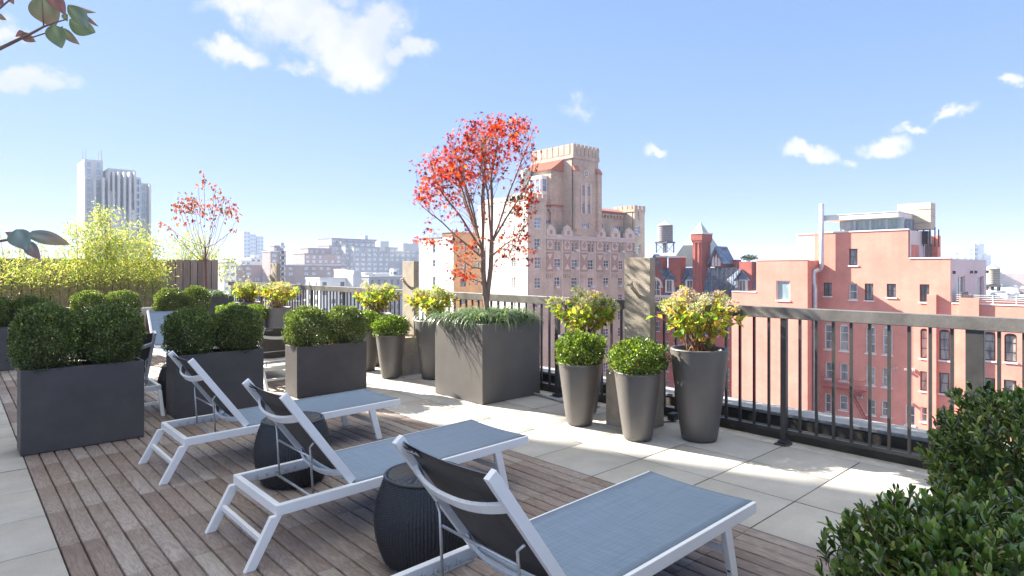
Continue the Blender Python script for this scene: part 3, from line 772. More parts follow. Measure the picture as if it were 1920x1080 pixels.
# ================================================================ HYDRANGEAS
HYPAL = [(.13, .24, .035), (.26, .36, .05), (.44, .46, .07), (.60, .46, .08), (.60, .30, .06), (.36, .22, .09)]
def hydrangea(label, loc, seed, wts, spread=.40, height=.50, heads=13, nleaf=330, pink=.3, size=1.0):
    g = np.random.default_rng(seed); o = Vector(loc)
    r = thing('hydrangea', label, 'plant', loc, 'hydrangeas in tall pots')
    tg = []
    for k in range(heads * 2 + 8):
        t = g.random() * 6.283; rad = spread * math.sqrt(g.random()) * .95
        z = height * (.72 + .36 * g.random()) * (1 - .35 * (rad / spread) ** 2)
        tg.append((o.x + rad * math.cos(t), o.y + rad * math.sin(t), o.z + z))
    stem = [(o.x, o.y, o.z), (o.x, o.y, o.z + .03)]
    P, par = [np.array(stem[0])], [-1]; tips = []
    pts_all = []
    b = MB()
    for t in tg:
        t = np.array(t); p0 = np.array([o.x, o.y, o.z]) + np.append(g.normal(0, .045, 2), 0)
        mid = p0 * .5 + t * .5 + np.array([(t[0] - p0[0]) * -.10, (t[1] - p0[1]) * -.10, .02]) + g.normal(0, .012, 3)
        cv = [p0, p0 * .6 + mid * .4 + np.array([0, 0, .0]), mid, mid * .45 + t * .55 + np.array([0, 0, .015]), t]
        b.tube(cv, [.006, .0052, .0045, .0035, .0025], 5); pts_all.append(cv)
    b.build('stem', M['stem'], r, smooth=True)
    pos, ax = [], []
    for k in range(nleaf):
        cv = pts_all[g.integers(len(pts_all))]; u = .42 + .58 * g.random() ** .8; s_ = u * 4; i = min(3, int(s_)); p = cv[i] * (1 - (s_ - i)) + cv[i + 1] * (s_ - i)
        out_ = np.array([p[0] - o.x, p[1] - o.y, 0]); out_ = out_ / max(np.linalg.norm(out_), .05)
        a = unit(out_ * .6 + g.normal(0, .65, 3) + np.array([0, 0, -.10 + .5 * (u > .85)]))
        pos.append(p + a * .02); ax.append(a)
    pos, ax = np.array(pos), np.array(ax)
    hrel = (pos[:, 2] - o.z) / height
    C = pick_cols(g, nleaf, HYPAL, wts, .18)
    gold = pick_cols(g, nleaf, HYPAL, (.7, 2.2, 3.4, 2.0, .25, .3), .2)
    low = (hrel + g.normal(0, .16, nleaf)) < .52
    C[low] = gold[low]
    Lf = (.048 + .038 * g.random(nleaf)) * size
    leaf_cloud('foliage', pos, ax, unit(np.array([0, 0, 1.0]) + g.normal(0, .55, (nleaf, 3))), Lf, Lf * .62, C, T_OVATE, M['hydleaf'], r, True)
    # flower heads: little domes of papery petals
    tops = sorted(pts_all, key=lambda c: -c[-1][2])
    chosen = [c[-1] for c in tops[:heads]]
    pp, pa, pc = [], [], []
    for c in chosen:
        base = np.array([(.54, .50, .29), (.46, .50, .20), (.56, .42, .32)][int(g.choice(3, p=[.45, 1 - .45 - pink, pink]))])
        nn = 120; d = unit(g.normal(size=(nn, 3)) + np.array([0, 0, .45])); R_ = np.array([.062, .062, .05]) * (.75 + .5 * g.random())
        pp.append(c + d * R_ * (.75 + .3 * g.random((nn, 1)))); pa.append(unit(d + g.normal(0, .8, (nn, 3)))); pc.append(np.clip(base * (1 + g.normal(0, .14, (nn, 1))), 0, .9))
    pp, pa, pc = np.concatenate(pp), np.concatenate(pa), np.concatenate(pc)
    leaf_cloud('flower_heads', pp, pa, unit(g.normal(size=(len(pp), 3))), .019, .016, pc, T_DIAMOND, M['petal'], r)
    return r
HW = [(2, 4, 4, 2.2, .6, .5), (4, 6, 4, .8, .2, .2), (2, 4, 6, 2, .3, .2), (4, 7, 5, .7, .1, .1), (1.5, 4, 6, 2, .4, .3), (3, 5, 5, 1.2, .3, .2)]
HS = [(.44, .54, 20, 520, .4), (.38, .50, 17, 520, .12), (.40, .48, 15, 480, .25), (.39, .50, 14, 520, .05), (.41, .48, 14, 440, .2), (.40, .46, 13, 440, .12)]
for i, (x, y, _, lb) in enumerate(HYD):
    sp, hg, hd, nl, pk = HS[i]
    hydrangea(lb, (x * q, y * q, HH - .05), 40 + i, HW[i], sp, hg, hd, nl, pk)

# ================================================================ RED MAPLE
def cloud_targets(g, blobs, Y, dep, per):
    pos = []
    for px, py, rx, ry, n in blobs:
        for _ in range(int(n * per)):
            a = g.normal(0, .5); c = g.normal(0, .5)
            dd = g.normal(0, dep)
            pos.append(at3(px + a * rx, py + c * ry, Y + dd))
    return np.array([tuple(p) for p in pos])
mx_, my_ = 3.165 * q, 3.752 * q
maple = thing('maple_tree', 'small red Japanese maple with fiery leaves and an open vase of bare branches', 'tree', (mx_, my_, .585 * q - .03))
g = np.random.default_rng(77)
MY = 4.90 * q
def P3(px, py, dY=0): return tuple(at3(px, py, MY + dY))
blobs = [(932, 236, 52, 26, 250), (968, 232, 34, 20, 120), (880, 268, 62, 34, 300), (905, 292, 70, 40, 330), (838, 312, 50, 36, 330), (866, 328, 52, 30, 260), (958, 272, 44, 40, 190), (816, 346, 36, 30, 170),
         (798, 372, 26, 20, 80), (845, 375, 40, 26, 70), (985, 300, 26, 46, 45), (990, 350, 22, 26, 60), (978, 392, 26, 26, 110), (1000, 372, 14, 18, 30), (985, 428, 20, 26, 45), (960, 448, 30, 22, 55),
         (800, 452, 26, 14, 50), (788, 372, 14, 18, 12), (778, 366, 10, 10, 6), (845, 455, 26, 18, 40), (866, 512, 30, 16, 85), (868, 480, 26, 18, 45), (893, 455, 32, 26, 35), (930, 430, 34, 30, 16),
         (960, 476, 26, 16, 40), (1000, 480, 22, 10, 22), (985, 500, 26, 8, 8), (940, 500, 30, 12, 8), (900, 392, 64, 40, 16), (870, 430, 30, 26, 14), (835, 405, 40, 30, 30), (880, 225, 30, 18, 14), (815, 300, 24, 26, 18), (1000, 265, 14, 30, 8), (915, 322, 60, 26, 60)]
lp = cloud_targets(g, blobs, MY, .38, 1.22)
def vase(stem, targets, g, k, tip, base_r, lean=.18, starts=None):
    """limbs that radiate from the fork in nearly straight lines, each splitting into twigs."""
    P = [np.array(p, float) for p in stem]; par = [-1] + list(range(len(stem) - 1)); fork = P[-1]
    T = np.array(targets); D = unit(T - P[len(P) // 2])
    C = D[g.choice(len(D), k, replace=False)]
    for _ in range(12):
        lab = np.argmax(D @ C.T, 1)
        for j in range(k):
            if (lab == j).any(): C[j] = unit(D[lab == j].mean(0))
    for j in range(k):
        tt = T[lab == j]
        if len(tt) == 0: continue
        up = C[j][2]; s_ = len(P[:len(stem)]) - 1 if up > .75 else max(1, len(stem) - 2 - int((.75 - up) * 3))
        p0 = P[s_]; far = np.quantile(np.linalg.norm(tt - p0, axis=1), .80); ax = unit(tt.mean(0) - p0); tip_ = p0 + ax * far
        nodes = [s_]; prev = s_; n = max(7, int(far / .10)); wob = g.normal(0, .018, (4, 3))
        for i in range(1, n + 1):
            u = i / n; w = sum(wob[q_] * math.sin((q_ + 1.3) * 3.1 * u) for q_ in range(4))
            b_ = p0 + ax * far * u + np.array([0, 0, -lean * far * .45 * (u - u * u) * (1 - up)]) + np.array([ax[0], ax[1], 0]) * lean * far * .4 * (u - u * u) + w * u
            P.append(b_); par.append(prev); prev = len(P) - 1; nodes.append(prev)
        for t in tt:
            A = np.array([P[q_] for q_ in nodes]); d = t - A; L_ = np.linalg.norm(d, axis=1); cs_ = (d @ ax) / np.maximum(L_, 1e-6)
            cost = L_ + 1.6 * np.clip(.80 - cs_, 0, 2) * (L_ + .1) + np.where(np.arange(len(nodes)) < len(nodes) * .22, .6, 0)
            i = int(np.argmin(cost)); pa = A[i]; L0 = L_[i]; m = max(2, int(L0 / .10)); prev = nodes[i]; bend = g.normal(0, .03, 3) * L0 * 2
            for q_ in range(1, m + 1):
                u = q_ / m; P.append(pa + (t - pa) * u + ax * L0 * .22 * (u - u * u) * 2 + bend * (u - u * u) + (g.normal(0, .007, 3) if q_ < m else 0)); par.append(prev); prev = len(P) - 1
    return np.array(P), np.array(par)
def px_of(p): X, Y = p[0] * CS - p[1] * SN, p[0] * SN + p[1] * CS; return 960 + F * X / Y, HY - F * (p[2] - H) / Y
pxs = np.array([px_of(p) for p in lp])
okA = [i for i in range(len(lp)) if pxs[i, 0] < 935]; okB = [i for i in range(len(lp)) if pxs[i, 0] > 885]
stemA = [P3(913, 580), P3(910, 556), P3(907, 530), P3(905, 505), P3(905, 484), P3(905, 470)]
bp_, par = vase(stemA, lp[g.choice(okA, 240, replace=False)], g, 11, .0021, .05)
limb_mesh('trunk', bp_, par, M['bark'], maple, tip=.0021, power=2.2, n=7, base_r=.036)
stemB = [P3(912, 580), P3(914, 556), P3(917, 530), P3(920, 505), P3(921, 480), P3(922, 455)]
bq, par2 = vase(stemB, lp[g.choice(okB, 150, replace=False)], g, 8, .0021, .045)
limb_mesh('trunk', bq, par2, M['bark'], maple, tip=.0021, power=2.2, n=7, base_r=.031)
nodes_ = np.concatenate([bp_[8:], bq[8:]])
for i in range(len(lp)):           # leaves hang from the twigs
    d_ = nodes_ - lp[i]; j = int(np.argmin(np.sum(d_ * d_, 1))); v_ = lp[i] - nodes_[j]; l_ = np.linalg.norm(v_)
    if l_ > .07: lp[i] = nodes_[j] + v_ * (.07 + .25 * max(0, l_ - .07)) / l_
n = len(lp)
pal = [(.42, .030, .009), (.56, .075, .012), (.62, .16, .018), (.20, .016, .014), (.085, .010, .014), (.60, .24, .03)]
C = pick_cols(g, n, pal, (5.5, 4, 1.1, 4.5, 3.4, .6), .18)
L = .060 * (.65 + .6 * g.random(n))
leaf_cloud('foliage', lp, g.normal(size=(n, 3)) * [1, 1, .5] + [0, 0, -.45], unit(g.normal(size=(n, 3)) + [0, 0, .5]), L, L, C, T_MAPLE, M['mapleleaf'], maple)

# liriope round its foot
def liriope(name, label, x0, x1, y0, y1, z, seed, n_clump, per, drape=None):
    g = np.random.default_rng(seed); V, Fq, C = [], [], []
    cl = [(x0 + (x1 - x0) * g.random(), y0 + (y1 - y0) * g.random()) for _ in range(n_clump)]
    items = []
    for cx, cy in cl:
        for _ in range(per): items.append((cx + g.normal(0, .02), cy + g.normal(0, .02), g.random() * 6.283, .26 + .22 * g.random(), .9 + .5 * g.random()))
    for (cx, cy, t, Lb, droop) in (drape or []): items.append((cx, cy, t, Lb, droop))
    for cx, cy, t, Lb, dr in items:
        el = 1.42 - .40 * g.random(); p = np.array([cx, cy, z]); hd = np.array([math.cos(t), math.sin(t), 0]); sd = np.array([-math.sin(t), math.cos(t), 0])
        k = len(V); ns = 8; w0 = .0052
        a = el
        col = np.array([(.06, .12, .04), (.10, .17, .06), (.20, .26, .13), (.40, .44, .32)][g.choice(4, p=[.3, .35, .2, .15])]) * (1 + g.normal(0, .15))
        for s_ in range(ns + 1):
            u = s_ / ns; w = w0 * (1 - u ** 3) + .0006
            V += [p - sd * w, p + sd * w]; C += [col, col]
            a -= dr * 2.3 / ns * (.5 + u)
            a = max(a, -1.45)
            p = p + (hd * math.cos(a) + np.array([0, 0, math.sin(a)])) * Lb / ns
        for s_ in range(ns): j = k + 2 * s_; Fq.append([j, j + 1, j + 3, j + 2])
    return np.array(V), np.array(Fq), np.clip(np.array(C), .005, .9)
g2 = np.random.default_rng(4)
dr = []
for k in range(70):   # strands spilling over the sunlit corner and front
    if k < 42: dr.append((2.90 * q + .02 * g2.random(), 3.70 * q + .42 * g2.random() * q, math.pi + g2.normal(0, .45), .28 + .42 * g2.random() ** 2, 1.0 + .3 * g2.random()))
    else: dr.append((2.95 * q + .48 * g2.random() * q, 3.49 * q, -math.pi / 2 + g2.normal(0, .5), .22 + .12 * g2.random(), 1.0 + .4 * g2.random()))
V, Fq, C = liriope('x', '', 2.90 * q, 3.44 * q, 3.49 * q, 4.02 * q, .575 * q - .02, 3, 52, 46, dr)
o = np_mesh('liriope_grass', V, Fq, M['grassleaf'], None, C, True); tag(o, 'arching liriope grass filling the top of the maple planter and spilling over its edge', 'grass', None, 'stuff')
V, Fq, C = liriope('x', '', 2.58 * q, 3.11 * q, 9.66 * q, 10.18 * q, .57 * q - .02, 6, 34, 36)
o = np_mesh('liriope_grass', V, Fq, M['grassleaf'], None, C, True); tag(o, 'dark liriope tuft in the far cube planter under the thin tree', 'grass', None, 'stuff')

# ================================================================ THIN ORANGE TREE AT THE FENCE
TY = 9.27 * q
tx_, ty_ = at(386, TY)
t2 = thing('thin_tree', 'slender young tree with a few orange and brown leaves in the far cube planter', 'tree', (tx_, ty_, .585 * q - .03))
def P4(px, py, d=0): return tuple(at3(px, py, TY + d))
g = np.random.default_rng(31)
blobs = [(383, 334, 6, 14, 14), (372, 350, 10, 8, 6), (402, 350, 10, 10, 10), (405, 368, 8, 12, 14), (350, 372, 20, 14, 34), (345, 388, 26, 14, 46), (330, 387, 10, 12, 16), (366, 390, 20, 16, 34), (358, 380, 14, 10, 30),
         (390, 388, 14, 12, 20), (418, 374, 16, 14, 20), (428, 384, 18, 14, 30), (415, 396, 18, 14, 34), (432, 400, 14, 14, 18), (388, 400, 12, 8, 10), (302, 418, 5, 8, 10), (318, 426, 8, 6, 8), (335, 408, 14, 8, 8),
         (326, 440, 6, 6, 5), (350, 412, 20, 10, 8), (437, 432, 8, 8, 6), (402, 416, 20, 10, 8), (445, 410, 6, 14, 6)]
lp = cloud_targets(g, blobs, TY, .22, 1)
stem = [P4(386, 548), P4(385.5, 515), P4(385, 492), P4(385, 465), P4(384, 430), P4(384, 395), P4(383, 360), P4(383, 332)]
tg = [P4(302, 416), P4(320, 428, .2), P4(336, 392, -.2), P4(350, 375, .1), P4(345, 395, .3), P4(366, 385, -.1), P4(372, 352), P4(402, 352, .1), P4(405, 372, -.2), P4(420, 372, .2), P4(430, 386, -.15), P4(415, 398, .3),
      P4(437, 430, 0), P4(445, 412, .2), P4(360, 412, -.3), P4(402, 416, -.3), P4(395, 440, .2), P4(375, 445, .25), P4(426, 440, -.2), P4(340, 450, .2), P4(325, 440, -.2)]
# limbs leave low on the trunk and rise steeply
Pn = [np.array(p) for p in stem]; parn = [-1] + list(range(len(stem) - 1))
for i, t in enumerate(tg):
    s_ = 2 if i % 3 else 3
    p0 = Pn[s_]; t = np.array(t); prev = s_; L0 = np.linalg.norm(t - p0)
    for j in range(1, 9):
        u = j / 8; out_ = t - p0; b_ = p0 + out_ * np.array([u ** .75, u ** .75, u]) + g.normal(0, .010, 3) * (j < 8)
        Pn.append(b_); parn.append(prev); prev = len(Pn) - 1
limb_mesh('trunk', np.array(Pn), np.array(parn), M['bark_red'], t2, tip=.0035, power=2.5, n=6, base_r=.036)
n = len(lp); C = pick_cols(g, n, [(.36, .08, .035), (.42, .15, .055), (.27, .14, .07), (.18, .075, .055), (.2, .17, .06)], (3, 3, 3, 2.5, 1.2), .18)
L = .085 * (.7 + .6 * g.random(n))
leaf_cloud('foliage', lp, g.normal(size=(n, 3)) * .5 + [0, 0, -.8], unit(g.normal(size=(n, 3))), L, L * .5, C, T_OVATE, M['mapleleaf'], t2)

# ================================================================ BAMBOO
BPAL = [(.40, .46, .12), (.52, .52, .20), (.29, .39, .09), (.18, .29, .06), (.58, .55, .30)]
def bamboo(label, x, y, top, seed, nl=2600, spread=.42, src=None):
    r = thing('bamboo_clump', label, 'bamboo', (x, y, 0), 'bamboo clumps in front of the fence')
    g = np.random.default_rng(seed); b = MB(); pos = []
    for k in range(9):
        bx, by = x + g.normal(0, .12), y + g.normal(0, .06); hgt = top * (.72 + .3 * g.random()); lean = g.normal(0, .14, 2)
        pts = [(bx + lean[0] * u * u * 1.6, by + lean[1] * u * u * .8, hgt * u) for u in np.linspace(0, 1, 9)]
        b.tube(pts, [.011 * (1 - .75 * u) for u in np.linspace(0, 1, 9)], 6)
        for j in range(nl // 9):
            u = 1 - (.44 * g.random() ** 1.1 if g.random() < .955 else .75 * g.random()); i = min(7, int(u * 8)); p = np.array(pts[i]) * (1 - (u * 8 - i)) + np.array(pts[i + 1]) * (u * 8 - i)
            w = spread * (.35 + 1.0 * math.sin(min(1, (1.03 - u) * 2.0) * 1.57))
            pos.append(p + g.normal(0, 1, 3) * [w * .5, w * .4, .09])
    b.build('culm', M['culm'], r, smooth=True)
    pos = np.array(pos); n = len(pos)
    C = pick_cols(g, n, BPAL, (3, 3, 3, 1.6, 1.4), .16)
    L = .075 * (.6 + .7 * g.random(n))
    leaf_cloud('foliage', pos, unit(g.normal(size=(n, 3)) + [0, 0, -.55]), unit(g.normal(size=(n, 3)) + [0, 0, .6]), L, L * .22, C, T_LANCE, M['bambooleaf'], r)
BY = 10.55 * q
for i, (px, top, lb, sp) in enumerate([(-25, 2.15, 'yellow bamboo clump cut by the left edge of the terrace', .45), (30, 2.35, 'loose bamboo clump below the overhanging dogwood leaves', .40), (98, 2.20, 'low bamboo clump just left of the tall pale tower', .36),
                                       (162, 2.72, 'tall bamboo clump below the left side of the pale tower', .42), (208, 2.95, 'tallest bright bamboo clump in the middle of the fence', .42), (256, 2.70, 'tall bamboo clump below the right side of the pale tower', .40),
                                       (292, 2.12, 'shorter bamboo clump where the fence comes clear', .28)]):
    x, Y = on_y(px, BY); bamboo(lb, x, BY, top, 60 + i, 3400 if top > 2.5 else 1350, sp)
for px, top, lb, sp in ((335, 2.6, 'yellow bamboo clump behind the fence boards near the thin tree', .55), (385, 2.35, 'small yellow bamboo clump behind the fence end', .35)):
    x, Y = on_y(px, 11.5 * q); bamboo(lb, x, 11.5 * q, top, 80 + int(px), 2600, sp)
# ================================================================ LOUNGERS
def make_lounger(label, loc):
    r = thing('sun_lounger', label, 'sun lounger', (0, 0, 0), 'white framed sun loungers with blue grey mesh')
    W = .335; rw = .034; rh = .058
    zr = lambda x: .275 + (x + .745) * .0165            # rail centre line rises gently to the foot end
    for s_ in (-1, 1):
        b = MB(); y = s_ * (W - rw / 2)
        b.bar((-.745, y, zr(-.745)), (1.09, y, zr(1.09)), rw, rh)
        b.build('side_rail', M['white'], r, bevel=.004)
    yi = W - rw - .001
    for x, h_, dz in ((-.728, rh - .006, 0), (-.22, .025, -.012), (.80, .03, -.012)):
        b = MB(); b.bar((x, -yi, zr(x) + dz), (x, yi, zr(x) + dz), rw, h_, (1, 0, 0)); b.build('crossbar', M['white'], r, bevel=.003)
    for sx, xt, xb in ((-1, -.742, -.88), (1, .80, .875)):
        for s_ in (-1, 1):
            y = s_ * (W - rw / 2); b = MB()
            zt = zr(xt) - rh / 2 + .004
            wt, wb = (.062, .056)
            vs = []
            for yy in (y - rw / 2 + .0015, y + rw / 2 - .0015):
                vs += [(xb - wb / 2, yy, 0.0), (xb + wb / 2, yy, 0.0), (xt + wt / 2, yy, zt), (xt - wt / 2, yy, zt)]
            b.add(vs, [(0, 1, 2, 3), (4, 7, 6, 5), (0, 4, 5, 1), (1, 5, 6, 2), (2, 6, 7, 3), (3, 7, 4, 0)])
            lg = b.build('leg', M['white'], r, bevel=.004)
            b = MB(); b.lathe([(.012, 0), (.012, .008)], 12, (xb - sx * .036, y, .05)); b.build('foot_bolt', M['rubber'], lg)
    for xt, xb, u in ((-.742, -.88, .52), (.80, .875, .62)):
        b = MB(); x = xb + (xt - xb) * u; z = .25 * u
        b.bar((x, -yi, z), (x, yi, z), .022, .03, (1, 0, 0)); b.build('stretcher', M['white'], r, bevel=.002)
    # seat sling: sags a little between the rails
    def sheet(p00, p10, p01, p11, nu, nv, sag, nrm, th=.003):
        V = []; nrm = np.array(nrm)
        for lay in (0, 1):
            for i in range(nu + 1):
                for j in range(nv + 1):
                    u, v = i / nu, j / nv
                    p = (1 - u) * (1 - v) * p00 + u * (1 - v) * p10 + (1 - u) * v * p01 + u * v * p11
                    V.append(p - nrm * sag * math.sin(math.pi * v) ** .8 * (.55 + .45 * math.sin(math.pi * u)) - nrm * th * lay)
        n1 = nv + 1; n2 = (nu + 1) * n1; Fq = []
        for i in range(nu):
            for j in range(nv):
                a = i * n1 + j; Fq.append([a, a + n1, a + n1 + 1, a + 1]); Fq.append([a + n2, a + n2 + 1, a + n2 + n1 + 1, a + n2 + n1])
        for i in range(nu):
            for a in (i * n1, i * n1 + nv): Fq.append([a, a + n1, a + n1 + n2, a + n2])
        for j in range(nv):
            for a in (j, nu * n1 + j): Fq.append([a, a + 1, a + 1 + n2, a + n2])
        return np.array(V), np.array(Fq)
    ys = W - rw * .55
    zs = lambda x: zr(x) + rh / 2 + .003
    A = lambda x, y, z: np.array([x, y, z])
    V, Fq = sheet(A(-.29, -ys, zs(-.29)), A(1.085, -ys, zs(1.085)), A(-.29, ys, zs(-.29)), A(1.085, ys, zs(1.085)), 24, 12, .022, (0, 0, 1))
    np_mesh('seat_sling', V, Fq, M['sling'], r, None, True)
    # backrest
    pv = np.array([-.285, 0, .315]); tp = np.array([-.69, 0, .868]); d = unit(tp - pv); nb = np.array([d[2], 0, -d[0]])   # nb faces the sitter
    yb = W - rw - .016
    b = MB()
    for s_ in (-1, 1):
        b.bar(pv + [0, s_ * yb, 0], tp + [0, s_ * yb, 0], .026, .046)
    def arc(u, depth):
        pts = []
        for t in np.linspace(-1, 1, 17):
            c = pv + (tp - pv) * u; pts.append(tuple(c + np.array([0, t * (yb - .012), 0]) - nb * (depth * (1 - abs(t) ** 2.4) + .006)))
        return pts
    for u, dep, hh_ in ((.76, .060, .046), (.12, .055, .04)):
        pts = arc(u, dep)
        for i in range(len(pts) - 1): b.bar(Vector(pts[i]), Vector(pts[i + 1]), hh_, .016, tuple(d))
    b.build('backrest_frame', M['white'], r, bevel=.002)
    lo = pv + d * .03; hi = tp - d * .02
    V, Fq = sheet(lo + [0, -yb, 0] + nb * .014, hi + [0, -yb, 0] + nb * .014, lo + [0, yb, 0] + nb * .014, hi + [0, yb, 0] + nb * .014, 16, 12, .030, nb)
    bs_ = np_mesh('backrest_sling', V, Fq, M['sling'], r, None, True); bs_.data.materials.append(M['sling_shade'])
    mi = np.zeros(len(Fq), np.int32); mi[1:2 * 16 * 12:2] = 1; bs_.data.polygons.foreach_set('material_index', mi)  # rear layer gets the mesh with shade in its colour
    # prop: two legs, a bar near the frame and a bar in the notches
    b = MB(); a = pv + (tp - pv) * .50 - nb * .03; c = np.array([-.50, 0, .262])
    for s_ in (-1, 1):
        b.tube([a + [0, s_ * (yb - .02), 0], a + [-.006, s_ * (yb - .05), -.03], c + [0, s_ * (yb - .045), 0]], .0065, 8)
    b.tube([c + [0, -(yb + .012), 0], c + [0, yb + .012, 0]], .0075, 8)
    m_ = a * .72 + c * .28; b.tube([m_ + [0, -(yb - .05), 0], m_ + [0, yb - .05, 0]], .0065, 8)
    b.build('prop', M['rod'], r, smooth=True)
    for s_ in (-1, 1):
        b = MB(); y = s_ * (yi - .012)
        b.bar((-.66, y, zr(-.66) - .022), (-.30, y, zr(-.3) - .022), .02, .006)
        for x in (-.62, -.56, -.50, -.44, -.38): b.lathe([(.007, -.012), (.007, .016)], 8, (x, y, zr(x) - .010))
        b.build('notch_rail', M['rod'], r)
    # woven maker's tag on the rear of the backrest
    ctr = pv + (tp - pv) * .935 + np.array([0, yb - .075, 0]) - nb * .006
    b = MB(); b.bar(Vector(ctr - np.array([0, .05, 0])), Vector(ctr + np.array([0, .05, 0])), .034, .002, tuple(d))
    tg = b.build('tag', M['rubber'], r)
    cu = bpy.data.curves.new('lettering', 'FONT'); cu.body = 'modloft'; cu.size = .030; cu.align_x = 'CENTER'; cu.align_y = 'CENTER'; cu.extrude = .0004
    cu.materials.append(M['white'])
    tmp = bpy.data.objects.new('tmp', cu); COL.objects.link(tmp)
    me = bpy.data.meshes.new_from_object(tmp.evaluated_get(bpy.context.evaluated_depsgraph_get())); bpy.data.objects.remove(tmp); bpy.data.curves.remove(cu)
    me.name = 'lettering'; t = link('lettering', me, tg)
    X_ = Vector((0, -1, 0)); Y_ = Vector(d); Z_ = Vector(-nb)
    mtx = Matrix((X_, Y_, Z_)).transposed().to_4x4(); mtx.translation = Vector(ctr - nb * .0022); t.matrix_local = mtx
    r.location = loc; ROOT[r.name] = Vector(loc)
    return r
lg0 = make_lounger('white sun lounger nearest the viewer, in front of the clipped hedge at the lower right', (2.01, 1.185 * q, 0))
for (x, y, rz, lb, sc) in [
    (2.01, 2.287 * q, 0, 'white sun lounger in the middle of the three front loungers, between the two wicker stools', None),
    (2.01, 3.395 * q, 0, 'white sun lounger third from the viewer, set against the middle planter box', None),
    (.862 * q, 4.67 * q + .88, math.pi / 2, 'upright sun lounger seen from behind between the two left planter boxes', None),
    (1.70 * q, 6.80 * q, -math.pi / 2, 'far sun lounger with its pale blue mesh turned to the viewer behind the middle hedge', None),
    (2.12 * q, 5.18 * q + .69, math.pi / 2, 'sunlit sun lounger back showing through the gap between two planter boxes', (1, 1, .9))]:
    dup_thing(lg0, (x, y, 0), rz, sc, lb)

# ================================================================ WICKER STOOLS
def make_stool(label, loc):
    r = thing('wicker_stool', label, 'stool', (0, 0, 0), 'black wicker drum stools')
    ribs = 88; n = ribs * 4; rows = 150; hgt = .452
    V = []
    a = np.arange(n) * 2 * math.pi / n
    for i in range(rows + 1):
        t = i / rows; z = .012 + t * (hgt - .012)
        prof = .196 + .064 * math.sin(math.pi * min(1, (t * .92 + .08))) ** .9 + .012 * t
        k = i // 2
        w = .0030 * np.cos(a * ribs) + (.0026 * np.cos(a * ribs / 2 + math.pi * k) - .0004 if i % 2 else -.0022)
        if i >= rows - 2: w = w * .3
        V.append(np.stack([(prof + w) * np.cos(a), (prof + w) * np.sin(a), np.full(n, z)], 1))
    V = np.concatenate(V); idx = np.arange((rows + 1) * n).reshape(rows + 1, n)
    Fq = np.stack([idx[:-1], np.roll(idx[:-1], -1, 1), np.roll(idx[1:], -1, 1), idx[1:]], -1).reshape(-1, 4)
    np_mesh('body', V, Fq, M['wicker'], r, None, True)
    # woven lid: over-under rings between radial stakes, drawn as a shallow spiral pinwheel
    R0 = .206; rings = 30; na = 168; V = [[0, 0, hgt + .004]]
    for i in range(1, rings + 1):
        rr = R0 * i / rings
        a = np.arange(na) * 2 * math.pi / na
        tw = a * 28 - rr * 42
        z = hgt + .006 + .0035 * np.sin(tw) * min(1, i / 5) + .0022 * np.cos(i * 3.14159) * (np.cos(a * 42) > 0) - .020 * max(0, (i / rings - .93)) / .07
        V += np.stack([rr * np.cos(a), rr * np.sin(a), z], 1).tolist()
    Fq = [[1 + (i * na) + j, 1 + (i + 1) * na + j, 1 + (i + 1) * na + (j + 1) % na, 1 + i * na + (j + 1) % na] for i in range(rings - 1) for j in range(na)]
    F3 = [[0, 1 + j, 1 + (j + 1) % na] for j in range(na)]
    np_mesh('lid', np.array(V), [np.array(Fq), np.array(F3)], M['wicker'], r, None, True)
    b = MB(); pts = [(.209 * math.cos(t), .209 * math.sin(t), hgt - .004) for t in np.linspace(0, 6.2832, 61)]
    b.tube(pts, .010, 8); b.build('rim', M['wicker'], r, smooth=True)
    r.location = loc; ROOT[r.name] = Vector(loc); return r
stl = make_stool('black wicker drum stool nearest the viewer, between the front two loungers', (1.215 * q, 1.775 * q, 0))
dup_thing(stl, (1.196 * q, 2.836 * q, 0), 1.1, None, 'black wicker drum stool between the middle and the third lounger')
dup_thing(stl, (1.275 * q, 4.97 * q, 0), 2.3, None, 'black wicker drum stool mostly hidden behind the middle planter box')

# ================================================================ SOFA AT THE BACK
sx0, sx1, sy = .98 * q, 2.05 * q, 9.25 * q
so = thing('outdoor_sofa', 'cream cushioned outdoor sofa with brown slats behind the back hedges', 'sofa', ((sx0 + sx1) / 2, sy, 0))
b = MB(); b.box(sx0, sx1, sy - .05, sy + .75, .10, .16)
for x in (sx0, sx1 - .06):
    for y in (sy - .05, sy + .69): b.box(x, x + .06, y, y + .06, 0, .60)
b.build('frame', M['teak'], so, bevel=.004)
b = MB(); x = sx0 + .08
while x < sx1 - .1: b.box(x, x + .075, sy - .03, sy - .008, .16, .60); x += .125
b.build('back_slats', M['teak'], so)
for i in range(2):
    xa = sx0 + .03 + i * (sx1 - sx0 - .06) / 2; xb = xa + (sx1 - sx0 - .06) / 2 - .02
    b = MB(); b.box(xa, xb, sy + .0, sy + .16, .34, .80 - .05 * i); b.build('back_cushion', M['cushion'], so, bevel=.04, seg=4)
    b = MB(); b.box(xa, xb, sy + .17, sy + .74, .165, .335); b.build('seat_cushion', M['cushion'], so, bevel=.03, seg=4)

